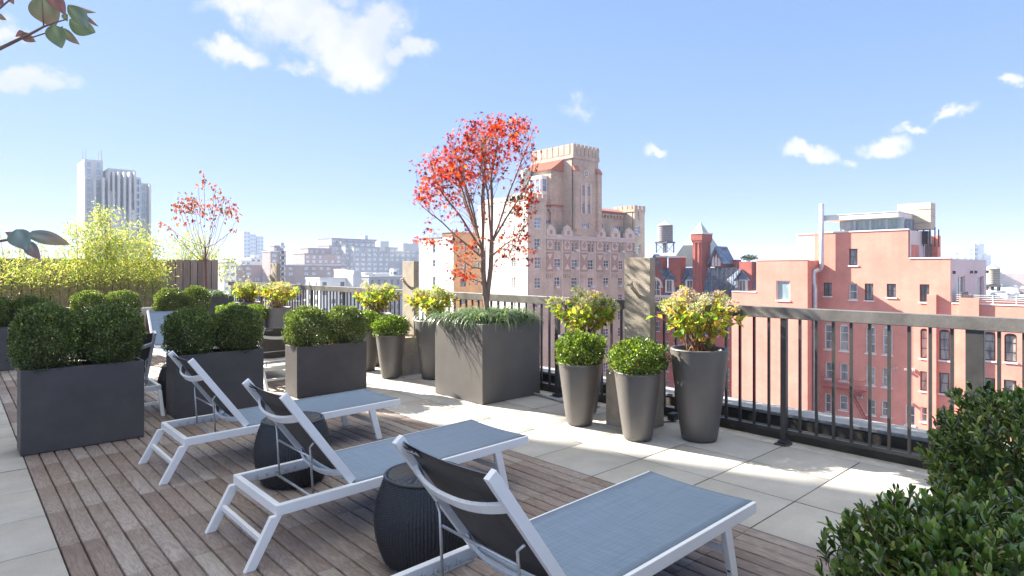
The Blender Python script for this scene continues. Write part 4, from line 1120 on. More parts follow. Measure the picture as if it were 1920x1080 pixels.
# ================================================================ NEAR CLIPPED HOLLY
NPAL = [(.080, .135, .030), (.125, .19, .042), (.20, .27, .06), (.040, .074, .02), (.32, .37, .09), (.20, .13, .05)]
def near_shrub(label, loc, dims, seed, shoots):
    r = thing('holly_shrub', label, 'shrub', loc, 'broad leaved clipped shrubs at the lower right'); o = np.array(loc)
    g = np.random.default_rng(seed)
    P, d = superq(g, shoots, 2.5)
    rad = 1 - .38 * g.random(shoots) ** 1.8
    for k in range(5): rad *= 1 + .05 * np.sin(P @ (g.normal(size=3) * (5 + 2 * k)) + 5 * g.random())
    P = P * rad[:, None] * np.array(dims) / 2 + np.array([0, 0, dims[2] / 2])
    kp = P[:, 2] > .02; P = P[kp]; d = d[kp]
    n = len(P); ax0 = unit(d * .55 + np.array([0, 0, .9]) + g.normal(0, .25, (n, 3)))
    pos, ax, up, L, cid = [], [], [], [], []
    b = MB()
    for i in range(n):
        a = ax0[i]; s_ = unit(np.cross(a, [.3, .8, .2])); t_ = np.cross(a, s_); m = g.integers(7, 11); sl = .08
        if i % 2 == 0: b.tube([tuple(o + P[i] - a * sl * 1.3), tuple(o + P[i])], [.0018, .0012], 4)
        ph = g.random() * 6.28; base = g.random()
        for k in range(m):
            u = k / m; t = ph + k * 2.4; rd = s_ * math.cos(t) + t_ * math.sin(t)
            tilt = .28 + .62 * (1 - u)
            pos.append(P[i] - a * sl * (1 - u)); ax.append(a * math.cos(tilt) + rd * math.sin(tilt)); up.append(a * math.sin(tilt) - rd * math.cos(tilt))
            L.append((.033 + .012 * g.random()) * (1 - .35 * (u > .85))); cid.append(u)
    pos, ax, up, L, cid = map(np.array, (pos, ax, up, L, cid))
    up = unit(-up + g.normal(0, .25, up.shape)); up = np.where((np.sum(up * np.array([0, 0, 1.]), 1) < 0)[:, None], -up, up)
    C = pick_cols(g, len(pos), NPAL, (4, 4, 2.4, 3, .9, .12), .18); C *= (1 + .35 * cid ** 3)[:, None]
    leaf_cloud('foliage', pos + o, unit(ax + g.normal(0, .12, ax.shape)), up, L, L * .44, C, T_OBOV, M['nearleaf'], r, True)
    for k in range(26):
        t = g.random() * 6.28; R2 = .40 * g.random() ** .5
        b.tube([tuple(o + [.03 * math.cos(t), .03 * math.sin(t), -.06]), tuple(o + [dims[0] * R2 * .6 * math.cos(t), dims[1] * R2 * .6 * math.sin(t), dims[2] * .4]), tuple(o + [dims[0] * R2 * math.cos(t), dims[1] * R2 * math.sin(t), dims[2] * .85])], [.006, .004, .002], 5)
    b.build('stem', M['stem'], r)
    return r
planter('planter_box', 'charcoal planter box under the nearest clipped shrub at the lower right', 1.72, .20, .92, .36, .42, M['fiber'], PG)
planter('planter_box', 'charcoal planter box under the second shrub toward the railing', 3.10, .23, .92, .36, .42, M['fiber'], PG)
near_shrub('glossy broad-leaved clipped shrub nearest at the lower right corner', (2.20, .37, .33), (1.05, .80, .525), 91, 1450)
near_shrub('glossy broad-leaved clipped shrub at the right edge just beyond the nearest one', (3.56, .41, .385), (1.0, .80, .635), 92, 1300)

# ================================================================ OVERHANGING DOGWOOD
DW = 1.30
dx_, dy_ = -.73, 2.16
dog = thing('dogwood_tree', 'dogwood reaching in at the upper left with a few purple and green leaves', 'tree', (dx_, dy_, 0))
def D3(px, py, d=0): return Vector(at3(px, py, DW + d))
def dleaf(b, p, t, w, roll, cup, name_col, V, Fq, C):
    p, t = Vector(p), Vector(t); a = t - p; Ln = a.length; a.normalize()
    view = (p - Vector((0, 0, H))).normalized(); s_ = a.cross(view).normalized(); u = s_.cross(a)
    s2 = s_ * math.cos(roll) + u * math.sin(roll); u2 = u * math.cos(roll) - s_ * math.sin(roll)
    k = len(V); NU, NV = 12, 4
    for i in range(NU + 1):
        x = i / NU; hw = w / 2 * (math.sin(math.pi * x ** .8) ** .8) * (1 - .25 * x) if 0 < x < 1 else w * .012
        for j in range(-NV // 2, NV // 2 + 1):
            v = j / (NV / 2)
            pt = p + a * (x * Ln) + s2 * (hw * v) + u2 * (cup * w * (abs(v) * .45) * math.sin(math.pi * x) - .12 * Ln * x * x * cup + .010 * w * math.sin(9 * x + 3 * abs(v)))
            V.append(tuple(pt)); c = np.array(name_col[0]) * (1 - x) + np.array(name_col[1]) * x
            C.append(c * (1.35 if j == 0 else 1) * (1 + .18 * math.sin(7 * x + 4 * v)))
    m = NV + 1
    for i in range(NU):
        for j in range(NV): a0 = k + i * m + j; Fq.append([a0, a0 + m, a0 + m + 1, a0 + 1])
V, Fq, C = [], [], []
gr, pu, br, bl = (.26, .33, .19), (.36, .18, .18), (.42, .28, .19), (.26, .33, .33)
mm_ = 1.0 / F * DW
for (p, t, w, roll, cup, c, d) in [
    ((78, -8), (100, 53), 44, .5, .5, (gr, br), 0), ((80, -14), (127, 28), 24, -.7, .8, (pu, pu), -.03), ((130, 36), (180, 63), 30, .5, .6, (gr, gr), .02), ((126, 12), (168, 53), 25, -.5, .7, (gr, bl), .0),
    ((126, 9), (181, 26), 12, 1.0, .5, (gr, br), .02), ((100, 46), (115, 91), 28, .3, .5, (gr, gr), -.02), ((116, 52), (149, 85), 15, .6, .6, (gr, br), .01), ((40, 62), (67, 79), 15, .4, .6, (pu, br), 0), ((46, 60), (30, 68), 10, .3, .5, (pu, pu), 0),
    ((-4, -4), (6, 13), 12, .3, .5, (pu, pu), 0), ((18, -5), (26, 8), 9, .2, .5, (pu, br), 0), ((-6, 26), (12, 38), 9, .4, .6, (br, br), 0), ((120, 25), (126, 40), 10, .4, .4, (gr, gr), .02), ((160, 30), (185, 51), 8, .9, .4, (pu, br), .03),
    ((30, 446), (12, 436), 16, .3, .6, (bl, pu), 0), ((30, 430), (50, 469), 32, .25, .5, (bl, bl), -.02), ((50, 440), (134, 457), 24, -.5, .5, (bl, br), .02), ((50, 452), (75, 487), 20, .4, .6, (bl, pu), .01), ((26, 450), (46, 468), 12, -.6, .5, (bl, gr), .02),
    ((-60, -40), (-20, 20), 40, .4, .5, (gr, pu), .05), ((-90, 60), (-50, 120), 40, .2, .5, (gr, br), .1), ((-140, -80), (-100, -10), 40, .5, .5, (gr, pu), 0), ((-120, 430), (-70, 480), 36, .3, .5, (bl, gr), .05), ((-200, 380), (-150, 430), 36, .3, .5, (bl, gr), 0)]:
    dleaf(None, D3(*p, d), D3(*t, d + .015), w * 1.3 * mm_, roll * .7, cup, c, V, Fq, C)
np_mesh('foliage', np.array(V), np.array(Fq), M['dogleaf'], dog, np.clip(np.array(C), .01, .8), True)
b = MB()
tk = Vector((dx_, dy_, 0))
b.tube([tk, tk + Vector((.02, .0, .6)), tk + Vector((.0, .03, 1.3)), tk + Vector((.05, .0, 2.1)), tk + Vector((.08, .02, 2.9))], [.05, .044, .036, .026, .012], 10)
def twig(pts, r0, r1):
    b.tube(pts, [r0 + (r1 - r0) * i / (len(pts) - 1) for i in range(len(pts))], 6)
twig([tk + Vector((.0, .03, 1.35)), D3(-420, 200, -.05), D3(-180, 150), D3(0, 91), D3(35, 74), D3(60, 62), D3(82, 50), D3(104, 42), D3(126, 36)], .0055, .0012)
twig([D3(35, 74), D3(64, 69), D3(95, 59), D3(118, 50)], .0018, .0012)
twig([D3(82, 50), D3(80, 20), D3(79, -10)], .0016, .0011); twig([D3(35, 74), D3(42, 66), D3(44, 60)], .0014, .001)
twig([D3(-180, 150), D3(-60, 60), D3(0, 15), D3(18, 0), D3(30, -20)], .003, .0012)
twig([tk + Vector((.01, .02, 1.0)), D3(-420, 470, -.05), D3(-160, 462), D3(0, 452), D3(32, 447), D3(50, 446)], .005, .0014)
twig([D3(30, 447), D3(30, 432)], .0014, .001)
b.build('trunk', M['bark'], dog, smooth=True)
# ================================================================ CITY
GZ = -38.0
M['street'] = mat('asphalt_ground', (.13, .13, .13), rough=.9, var=.4, scale=.02)
M['pink'] = brick_mat('painted_salmon_brick', (.72, .29, .225), (.76, .32, .25), (.66, .255, .195), var=.13, nscale=.5, streak=.08)
M['grey_render'] = mat('pale_grey_render', (.60, .57, .56), rough=.8, var=.06, scale=.5)
M['white_render'] = mat('white_render', (.74, .73, .70), rough=.8, var=.07, scale=.4)
M['cream_wall'] = mat('cream_party_wall', (.68, .64, .57), rough=.85, var=.10, scale=.25, stretch=(1, 1, .3))
M['tanbrick'] = brick_mat('tan_brick', (.48, .39, .31), (.40, .32, .25), (.50, .42, .35), bw=.5, bh=.22, msize=.02, var=.22, nscale=.3)
M['tanbrick2'] = brick_mat('mauve_brick', (.55, .47, .375), (.48, .41, .32), (.56, .49, .41), bw=.5, bh=.22, msize=.02, var=.18, nscale=.3, streak=.12)
M['terra'] = mat('pale_terracotta', (.56, .49, .43), rough=.8, var=.12, scale=1.5)
M['terra_dark'] = mat('brown_terracotta', (.36, .255, .195), rough=.8, var=.2, scale=2)
M['tile_roof'] = mat('clay_roof_tile', (.36, .13, .085), rough=.75, var=.25, scale=5)
M['browbrick'] = brick_mat('brown_brick', (.33, .185, .10), (.28, .15, .085), (.34, .24, .16), bw=.4, bh=.18, msize=.02, var=.2, nscale=.3)
M['redbrick'] = brick_mat('victorian_red_brick', (.35, .10, .078), (.30, .082, .065), (.34, .16, .13), bw=.4, bh=.18, msize=.015, var=.2, nscale=.4)
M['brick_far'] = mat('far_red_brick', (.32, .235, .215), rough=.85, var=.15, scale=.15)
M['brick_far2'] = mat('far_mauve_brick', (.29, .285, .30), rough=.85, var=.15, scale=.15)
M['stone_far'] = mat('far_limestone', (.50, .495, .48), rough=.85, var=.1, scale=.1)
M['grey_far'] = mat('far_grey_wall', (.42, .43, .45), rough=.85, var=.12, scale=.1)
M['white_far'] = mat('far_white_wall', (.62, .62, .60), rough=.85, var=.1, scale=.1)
M['roofing'] = mat('roofing_felt', (.22, .21, .20), rough=.9, var=.3, scale=.5)
M['silver_roof'] = mat('silver_roof_coat', (.55, .56, .57), rough=.6, var=.25, scale=.4)
M['stone_trim'] = mat('white_stone_trim', (.68, .66, .62), rough=.7, var=.08, scale=2)
M['dark_frame'] = mat('dark_window_frame', (.05, .045, .045), rough=.5, var=.1)
M['white_frame'] = mat('white_window_frame', (.78, .75, .70), rough=.5, var=.08)
M['metal_grey'] = mat('galvanised_steel', (.55, .57, .60), rough=.35, metal=.55, var=.15, scale=3)
M['steel_dark'] = mat('dark_steel', (.07, .065, .07), rough=.5, var=.2)
M['fire_red'] = mat('painted_fire_escape', (.33, .09, .07), rough=.6, var=.2)
M['glass'] = glass_mat('window_glass', (.05, .065, .085), col2=(.20, .21, .22))
M['glass_blue'] = glass_mat('sky_glass', (.10, .17, .27), col2=(.26, .36, .48))
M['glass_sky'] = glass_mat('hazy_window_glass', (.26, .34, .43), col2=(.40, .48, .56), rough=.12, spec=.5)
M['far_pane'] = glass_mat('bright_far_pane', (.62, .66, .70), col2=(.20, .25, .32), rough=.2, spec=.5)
M['glass_pale'] = glass_mat('pale_glass', (.22, .30, .32), col2=(.36, .44, .45), rough=.08)
M['blind'] = glass_mat('curtained_glass', (.40, .38, .34), col2=(.14, .15, .16), rough=.15, spec=.5)
M['ac'] = mat('air_conditioner_case', (.58, .57, .54), rough=.6, var=.1)
M['tankwood'] = mat('weathered_tank_wood', (.27, .25, .25), rough=.85, var=.3, scale=2, stretch=(6, 6, .3))
M['copper'] = mat('pale_green_roof', (.36, .42, .39), rough=.6, var=.12, scale=.6)
M['beige_panel'] = mat('beige_metal_panel', (.52, .46, .36), rough=.6, var=.12, scale=1.5)
M['treeleaf'] = leaf_mat('far_leaf', .3, .6, .3)

def slate_mat():
    m, nt, out = new_mat('blue_slate'); L = nt.links.new
    p = N(nt, 'ShaderNodeBsdfPrincipled'); p.inputs['Roughness'].default_value = .45
    g = N(nt, 'ShaderNodeNewGeometry'); sp = N(nt, 'ShaderNodeSeparateXYZ'); L(g.outputs['Position'], sp.inputs[0])
    cb = N(nt, 'ShaderNodeCombineXYZ'); ad = N(nt, 'ShaderNodeMath', operation='ADD'); L(sp.outputs[0], ad.inputs[0]); L(sp.outputs[1], ad.inputs[1])
    L(ad.outputs[0], cb.inputs[0]); L(sp.outputs[2], cb.inputs[1])
    b = N(nt, 'ShaderNodeTexBrick'); b.inputs['Color1'].default_value = (.07, .12, .20, 1); b.inputs['Color2'].default_value = (.20, .27, .36, 1); b.inputs['Mortar'].default_value = (.05, .08, .13, 1)
    b.inputs['Scale'].default_value = 1; b.inputs['Brick Width'].default_value = .55; b.inputs['Row Height'].default_value = .6; b.inputs['Mortar Size'].default_value = .03; b.inputs['Bias'].default_value = -.25
    L(cb.outputs[0], b.inputs['Vector']); L(b.outputs[0], p.inputs['Base Color']); L(p.outputs[0], out.inputs[0]); return m
M['slate'] = slate_mat()

b = MB(); b.add([(-6000, -6000, GZ), (6000, -6000, GZ), (6000, 6000, GZ), (-6000, 6000, GZ)], [(0, 1, 2, 3)])
struct(b.build('street_ground', M['street']))

def rX(x, r):
    y0, Ya = on_x(r[0], x); y1, Yb = on_x(r[2], x); Y = (Ya + Yb) / 2
    return (min(y0, y1), max(y0, y1), zz(r[3], Y), zz(r[1], Y))
def rY(y, r):
    x0, Ya = on_y(r[0], y); x1, Yb = on_y(r[2], y); Y = (Ya + Yb) / 2
    return (min(x0, x1), max(x0, x1), zz(r[3], Y), zz(r[1], Y))
WC = {}
def window(parent, axis, plane, rect, nx=1, ny=2, frame='white_frame', glass='glass', depth=.16, t=.09, arch=0, name='window'):
    a0, a1, z0, z1 = rect; w, h = a1 - a0, z1 - z0
    key = (round(w, 2), round(h, 2), nx, ny, frame, glass, round(t, 3), round(arch, 2))
    if key not in WC:
        b = MB(); mt = t * .6
        b.box(-w / 2, -w / 2 + t, -.03, .05, -h / 2, h / 2); b.box(w / 2 - t, w / 2, -.03, .05, -h / 2, h / 2)
        b.box(-w / 2 + t, w / 2 - t, -.03, .05, -h / 2, -h / 2 + t); b.box(-w / 2 + t, w / 2 - t, -.03, .05, h / 2 - t - arch, h / 2)
        for i in range(1, nx):
            x = -w / 2 + w * i / nx; b.box(x - mt / 2, x + mt / 2, -.02, .04, -h / 2 + t, h / 2 - t)
        for j in range(1, ny):
            z = -h / 2 + h * j / ny; b.box(-w / 2 + t, w / 2 - t, -.025, .045, z - mt / 2, z + mt / 2)
        me = bpy.data.meshes.new('window'); me.from_pydata(b.v, [], b.f); me.materials.append(M[frame])
        g = MB(); g.box(-w / 2 + t * .5, w / 2 - t * .5, .01, .03, -h / 2 + t * .5, h / 2 - t * .5)
        pm = bpy.data.meshes.new('pane'); pm.from_pydata(g.v, [], g.f); pm.materials.append(M[glass]); WC[key] = (me, pm)
    me, pm = WC[key]
    o = link(name, me, parent); o0 = origin_of(parent)
    c = ((a0 + a1) / 2, (z0 + z1) / 2)
    if axis == 'y': o.location = Vector((c[0], plane + depth, c[1])) - o0
    else: o.location = Vector((plane + depth, c[0], c[1])) - o0; o.rotation_euler = (0, 0, -math.pi / 2)
    link('pane', pm, o); return o
FW = {}; FCOUNT = {}; FREST = {}
def flat_windows(parent, axis, plane, rects, glass='glass', proud=.05, cap=96):
    """far windows: a shallow glazed box each; past the cap the rest become one part."""
    o0 = origin_of(parent)
    for (a0, a1, z0, z1) in rects:
        k = FCOUNT.get(parent.name, 0); FCOUNT[parent.name] = k + 1
        if k < cap:
            w, h = a1 - a0, z1 - z0; key = (round(w, 1), round(h, 1), glass)
            if key not in FW:
                b = MB(); b.box(-w / 2, w / 2, -proud, .05, -h / 2, h / 2)
                me = bpy.data.meshes.new('window'); me.from_pydata(b.v, [], b.f); me.materials.append(M[glass]); FW[key] = me
            o = link('window', FW[key], parent)
            if axis == 'y': o.location = Vector(((a0 + a1) / 2, plane, (z0 + z1) / 2)) - o0
            else: o.location = Vector((plane, (a0 + a1) / 2, (z0 + z1) / 2)) - o0; o.rotation_euler = (0, 0, -math.pi / 2)
        else:
            b = FREST.setdefault((parent.name, glass), (MB(), parent))[0]
            if axis == 'y': b.box(a0, a1, plane - proud, plane + .05, z0, z1)
            else: b.box(plane - proud, plane + .05, a0, a1, z0, z1)
def flush_windows():
    for (nm, glass), (b, parent) in FREST.items():
        o = b.build('windows', M[glass], parent); o['kind'] = 'stuff'
    FREST.clear()

# ---------------------------------------------------------------- salmon building
XW = 62.5
pk = thing('salmon_building', 'salmon pink painted brick building filling the right side behind the railing', 'building', (XW, 20, GZ))
Z7 = lambda r: (1360 + r[0] / 3.375, 560 + r[1] / 3.375, 1360 + r[2] / 3.375, 560 + r[3] / 3.375)
Z6 = lambda r: (1440 + r[0] / 4, 360 + r[1] / 4, 1440 + r[2] / 4, 360 + r[3] / 4)
y1534 = on_x(1534, XW)[0]; y1703 = on_x(1703, XW)[0]; y1782 = on_x(1782, XW)[0]
zA, zB, zC = 4.94, 2.38, -1.45
low = [Z7(r) for r in [(628, 155, 678, 320), (722, 160, 780, 330), (888, 170, 950, 345), (995, 175, 1057, 355), (1233, 188, 1285, 378), (1352, 195, 1420, 390), (1633, 210, 1710, 392), (1765, 220, 1845, 402),
       (632, 400, 676, 508), (724, 410, 778, 522), (890, 430, 948, 548), (992, 437, 1052, 560), (1232, 460, 1282, 585), (1352, 470, 1418, 602), (1633, 502, 1708, 640), (1762, 515, 1842, 648),
       (630, 600, 670, 718), (722, 612, 775, 705), (895, 637, 950, 735), (988, 648, 1048, 748), (1138, 675, 1200, 800), (1235, 685, 1280, 780), (1358, 700, 1414, 800), (1635, 735, 1690, 835), (1762, 745, 1830, 850)]]
lowr = [rX(XW, r) for r in low]
# one storey more that shows only between the balusters further down
for r in lowr[16:]: lowr = lowr + [(r[0], r[1], r[2] - 3.7, r[3] - 3.7)] if r[0] > 0 else lowr
arch = [(*r, .22) for r in lowr[:8]]
up = [rX(XW, Z6(r)) for r in [(607, 425, 672, 550), (416, 680, 477, 780), (607, 685, 670, 808), (725, 686, 790, 812), (890, 688, 960, 790), (1137, 692, 1210, 825)]]
b = MB()
b.facade('x', XW, 2, y1534, GZ, zC, lowr, .24, arch)
b.facade('x', XW, y1782, y1703 - .001, zC, zB, [u for u in up if u[1] < y1703], .24)
b.facade('x', XW, y1703, y1534, zC, zA, [u for u in up if u[0] > y1703], .24)
b.box(XW + .3, XW + 14, 2, y1534, GZ, zC - .05); b.box(XW + .3, XW + 4, y1703, y1534, zC - .05, zA - .02)
b.box(XW + .3, XW + 9, y1782 + .25, y1703, zC - .05, zB - .02)
# left wing standing 2.5 m forward
XL = 60.0; yl0 = on_x(1514, XL)[0]; yl1 = on_x(1418, XL)[0]; yl2 = on_x(1372, XL)[0]
wl = rX(XL, Z6((62, 665, 165, 812)))
b.facade('x', XL, yl0, yl1, GZ, 2.33, [wl], .24); b.facade('x', XL, yl1, yl2, GZ, -.9, [], .2)
b.box(XL + .28, XW + 6, yl0 + .0, yl1, -.9, 2.31); b.box(XL + .28, XW + 6, yl0, yl2, GZ, -.92)
b.add([(XL, yl0, GZ), (XL + .28, yl0, GZ), (XL + .28, yl0, 2.33), (XL, yl0, 2.33)], [(0, 1, 2, 3)])
# chimney breasts and the stub behind the stair
for p0, p1, pt in ((1740, 1757, 552), (1800, 1837, 559)):
    ya = on_x(p0, XW)[0]; yb, Y = on_x(p1, XW); b.box(XW - .32, XW - .002, min(ya, yb), max(ya, yb), GZ, zz(pt, Y))
ys_ = on_x(1545, 64.2)[0]; ye_ = on_x(1528, 64.2)[0]; b.box(64.2, 66, ys_, ye_, zA - 2.6, zA - .2)
b.box(70.8, 71.9, y1703 - .3, y1703 + 3, zB, 4.75)
b.build('wall', M['pink'], pk)
for r in lowr[:8]: window(pk, 'x', XW, r, 1, 3, 'white_frame' if r[0] > 17 else 'dark_frame', 'blind', arch=.14)
for i, r in enumerate(lowr[8:]): window(pk, 'x', XW, r, 1, 2, 'white_frame' if r[0] > 16 or i > 7 else 'dark_frame', 'blind' if i < 8 else 'glass')
for i, r in enumerate(up): window(pk, 'x', XW, r, 2 if i not in (0, 2) else 1, 2, 'dark_frame' if i != 2 else 'white_frame', 'glass')
window(pk, 'x', XL, wl, 1, 1, 'white_frame', 'glass_pale', t=.09)
for r in lowr + up:
    b = MB(); b.box(XW - .08, XW + .10, r[0] - .08, r[1] + .08, r[2] - .12, r[2] - .002); b.build('window_sill', M['white_frame'], pk)
b = MB(); b.box(XL - .08, XL + .1, wl[0] - .05, wl[1] + .05, wl[2] - .12, wl[2] - .002); b.build('window_sill', M['white_frame'], pk)
b = MB()
b.box(XW - .06, XW + .35, y1703 - .04, y1534, zA, zA + .12); b.box(XW - .06, XW + .35, y1782 - .06, y1703 - .045, zB, zB + .12)
b.box(XL - .05, XL + .3, yl0 - .03, yl1, 2.335, 2.41); b.box(XL - .05, XL + .3, yl1 + .002, yl2, -.895, -.8)
b.box(XW - .05, XW + .3, 2, y1782 - .07, zC + .004, zC + .10)
b.build('coping', M['stone_trim'], pk)
# rendered end walls of the set-back storeys
x1731 = on_y(1731, y1703)[0]; x1849 = on_y(1849, y1782)[0]
d1 = rY(y1703, (1708, 459, 1723, 484.5)); d2 = rY(y1782, (1793, 517.5, 1809, 566)); d3 = rY(y1782, (1831, 517.5, 1844, 566))
b = MB(); b.facade('y', y1703 - .02, XW + .36, x1731, zB + .13, zA - .01, [d1], .2)
b.facade('y', y1782 - .02, XW + .01, x1849, zC + .11, zB - .01, [d2, d3], .2)
b.box(x1731 + 1.2, x1731 + 4.1, y1703 + .2, y1703 + 3, zB, 4.72); b.box(x1731, x1731 + 1.2, y1703 + .9, y1703 + 3, zB, 4.2)
b.box(XW + 9.0, x1849, y1782 + .25, y1782 + 8, zC, zB - .03)
b.build('rendered_wall', M['grey_render'], pk); b = MB()
ya = on_x(1495, 65.5)[0]; yb = on_x(1527, 65.5)[0]; b.box(65.5, 67, yb, ya, zz(492, 62), zz(438, 62)); b.box(65.4, 67.1, yb - .05, ya + .08, zz(438, 62), zz(436, 62))
b.build('stair_bulkhead', M['grey_render'], pk)
window(pk, 'y', y1703 - .02, d1, 2, 1, 'dark_frame', 'glass', name='terrace_door'); window(pk, 'y', y1782 - .02, d2, 2, 1, 'white_frame', 'glass', name='terrace_door'); window(pk, 'y', y1782 - .02, d3, 2, 1, 'white_frame', 'glass', name='terrace_door')
wr = (x1731 + 1.5, x1731 + 3.8, zB + .1, zB + 1.5); window(pk, 'y', y1703 + .19, wr, 3, 1, 'dark_frame', 'glass', depth=-.03)
for px in (1786, 1819, 1827, 1848.5):
    x = on_y(px, y1782)[0]; zt = zz(508, 52.5); b = MB(); b.box(x - .09, x + .09, y1782 - .22, y1782 - .03, zt - .25, zt); b.build('wall_lamp', M['steel_dark'], pk)
# glazed roof room under an overhanging slab
XG = 63.3; yg0 = on_x(1694, XG)[0]; yg1 = on_x(1574, XG)[0]
b = MB(); yq0 = on_x(1684, 62.2)[0]; yq1 = on_x(1545, 62.2)[0]; xq = on_y(1719, yq0)[0]
b.box(62.2, xq, yq0, yq1, 6.12, 6.58); b.box(62.15, xq + .05, yq0 - .05, yq1 + .05, 6.582, 6.63); b.build('roof_slab', M['white_render'], pk)
n = 4; ws = (yg1 - yg0) / n
for i in range(n): window(pk, 'x', XG, (yg0 + i * ws, yg0 + (i + 1) * ws - .02, zA + .13, 6.11), 1, 1, 'metal_grey', 'glass_pale', depth=0, t=.06)
xr = on_y(1718, yg0)[0]
for i in range(3): window(pk, 'y', yg0, (XG + .1 + i * (xr - XG) / 3.2, XG + (i + 1) * (xr - XG) / 3.2, zA + .13, 6.11), 1, 1, 'metal_grey', 'glass_blue', depth=0, t=.06)
b = MB(); b.box(XG + .1, XG + 3.2, yg0 + .1, yg1 - .1, zA, zA + .1); b.box(XG + 2.6, XG + 3.1, yg0 + .4, yg1 - .4, zA + .1, 6.1); b.build('room_core', M['grey_render'], pk)
# bulkhead of beige sheets over open steel
xb_ = 66.4; yb0 = on_x(1745, xb_)[0]; yb1 = on_x(1683, xb_)[0]
b = MB(); zt = 7.6
for i in range(4):
    z1_ = zt - i * .62; b.box(xb_ + .03 * (i % 2), xb_ + 1.6, yb0, yb1, z1_ - .60, z1_)
b.build('bulkhead', M['beige_panel'], pk)
b = MB()
for i in range(6): yy = yb0 + .1 + (yb1 - yb0 - .2) * i / 5; b.box(xb_ + .1, xb_ + .22, yy - .05, yy + .05, 3.6, zt - 2.49)
b.box(xb_ + .3, xb_ + 1.4, yb0 + .3, yb1 - .6, 3.8, 5.0)
for px, pt in ((1753, 426), (1760, 430)): yy, Y = on_x(px, 67); b.tube([(67, yy, 3.5), (67, yy, zz(pt, Y))], .05, 6)
b.build('bulkhead_legs', M['steel_dark'], pk)
# flue
b = MB()
def fp(px, py, x=61.95): y, Y = on_x(px, x); return (x, y, zz(py, Y))
b.tube([fp(1540.5, 382), fp(1540.5, 500), fp(1539, 504), fp(1535, 506.5), fp(1532, 507.5, 61.5), fp(1527, 509, 61.2), fp(1525.5, 513, 61.2), fp(1525.5, 531, 61.2), fp(1527.5, 536, 61.2), fp(1528, 542, 61.2), fp(1528, 780, 61.2)], .21, 12)
b.build('flue_pipe', M['metal_grey'], pk, smooth=True)
# fire escape
def esc(z, ya, yb):
    b = MB(); b.box(XW - 1.0, XW - .04, ya, yb, z - .06, z)
    for zr_ in (.5, 1.0): b.box(XW - 1.0, XW - .96, ya, yb, z + zr_ - .02, z + zr_ + .02)
    k = int((yb - ya) / .16)
    for i in range(k + 1): y = ya + (yb - ya) * i / k; b.box(XW - .99, XW - .97, y - .01, y + .01, z, z + 1.0)
    for y in (ya, yb): b.box(XW - .99, XW - .04, y - .015, y + .015, z + .98, z + 1.02)
    b.build('fire_escape_balcony', M['fire_red'], pk)
ya = on_x(1618, XW - 1)[0]; yb = on_x(1540, XW - 1)[0]
ze = zz(727, 58.5); esc(ze, ya, yb); esc(ze - 4.15, ya - .4, yb)
esc(ze - 6.9, on_x(1750, XW - 1)[0], ya - 1.2)
b = MB()
for yy in (0, .7):
    b.bar((XW - .9 + yy * .0 + (0 if yy == 0 else .55), yb - 2.4, ze), (XW - .9 + (0 if yy == 0 else .55), yb - 4.6, ze - 4.1), .04, .12, (1, 0, 0))
for i in range(12): u = i / 12; b.box(XW - .9, XW - .36, yb - 2.4 - 2.2 * u - .1, yb - 2.4 - 2.2 * u + .1, ze - 4.1 * u - .02, ze - 4.1 * u + .01)
b.build('fire_stair', M['fire_red'], pk)
for r in ((1065, 432, 1094, 446), (1135, 440, 1150, 452), (1172, 443, 1206, 457), (838, 613, 874, 628), (1172, 656, 1192, 670)):
    q4 = rX(XW, Z7(r)); b = MB(); k = 3; w = (q4[1] - q4[0]) / k
    for i in range(k): b.box(XW - .28, XW - .01, q4[0] + i * w + .03, q4[0] + (i + 1) * w - .05, q4[2], q4[3])
    b.build('vent_hood', M['ac'], pk)
# terrace rail on the low roof
b = MB(); yr0, yr1 = 3.0, y1782 - .4
for i in range(4): b.box(XW + .1, XW + .14, yr0, yr1, zC + .28 + i * .16, zC + .31 + i * .16)
y = yr0
while y < yr1: b.box(XW + .09, XW + .15, y - .03, y + .03, zC + .1, zC + .84); y += 1.5
b.build('terrace_rail', M['white_frame'], pk)
b = MB(); xs_ = on_y(1822, y1782 - 1.5)[0]; b.box(xs_, xs_ + 1.9, y1782 - 1.6, y1782 - .9, zC + .1, zC + .55); b.box(xs_, xs_ + 1.9, y1782 - .9, y1782 - .75, zC + .1, zC + 1.0); b.box(xs_, xs_ + .12, y1782 - 1.6, y1782 - .9, zC + .56, zC + .8)
o = b.build('terrace_sofa', M['steel_dark'], None, bevel=.03); tag(o, 'dark outdoor sofa on the terrace of the salmon pink building', 'sofa')

# ---------------------------------------------------------------- grand brick hotel with the tower
YF = 75.8
ho = thing('tower_building', 'ornate tan brick apartment hotel with a crenellated tower behind the red maple', 'building', (86, YF, GZ))
Z3 = lambda r: (940 + r[0] / 6, 380 + r[1] / 6, 940 + r[2] / 6, 380 + r[3] / 6)
fx = lambda zx: on_y(940 + zx / 6, YF)[0]
fz = lambda zx, zy: zz(380 + zy / 6, on_y(940 + zx / 6, YF)[1])
xa = on_y(988, YF)[0]; xe = on_y(1207, YF)[0]; xt1 = fx(490); xt2 = fx(1487)
floor_h = fz(900, 835) - fz(900, 1035)
col_t = [(360, 165, 435, 290), (360, 400, 432, 530), (365, 610, 435, 745), (365, 840, 435, 965)]
turL = [rY(YF, Z3(r)) for r in col_t]; turR = [rY(YF, Z3(r)) for r in ((1495, 265, 1550, 375), (1490, 470, 1555, 578))]
def down(r, k): return [(r[0], r[1], r[2] - floor_h * i, r[3] - floor_h * i) for i in range(1, k + 1)]
turL += down(turL[-1], 7); turR += down(turR[-1], 9)
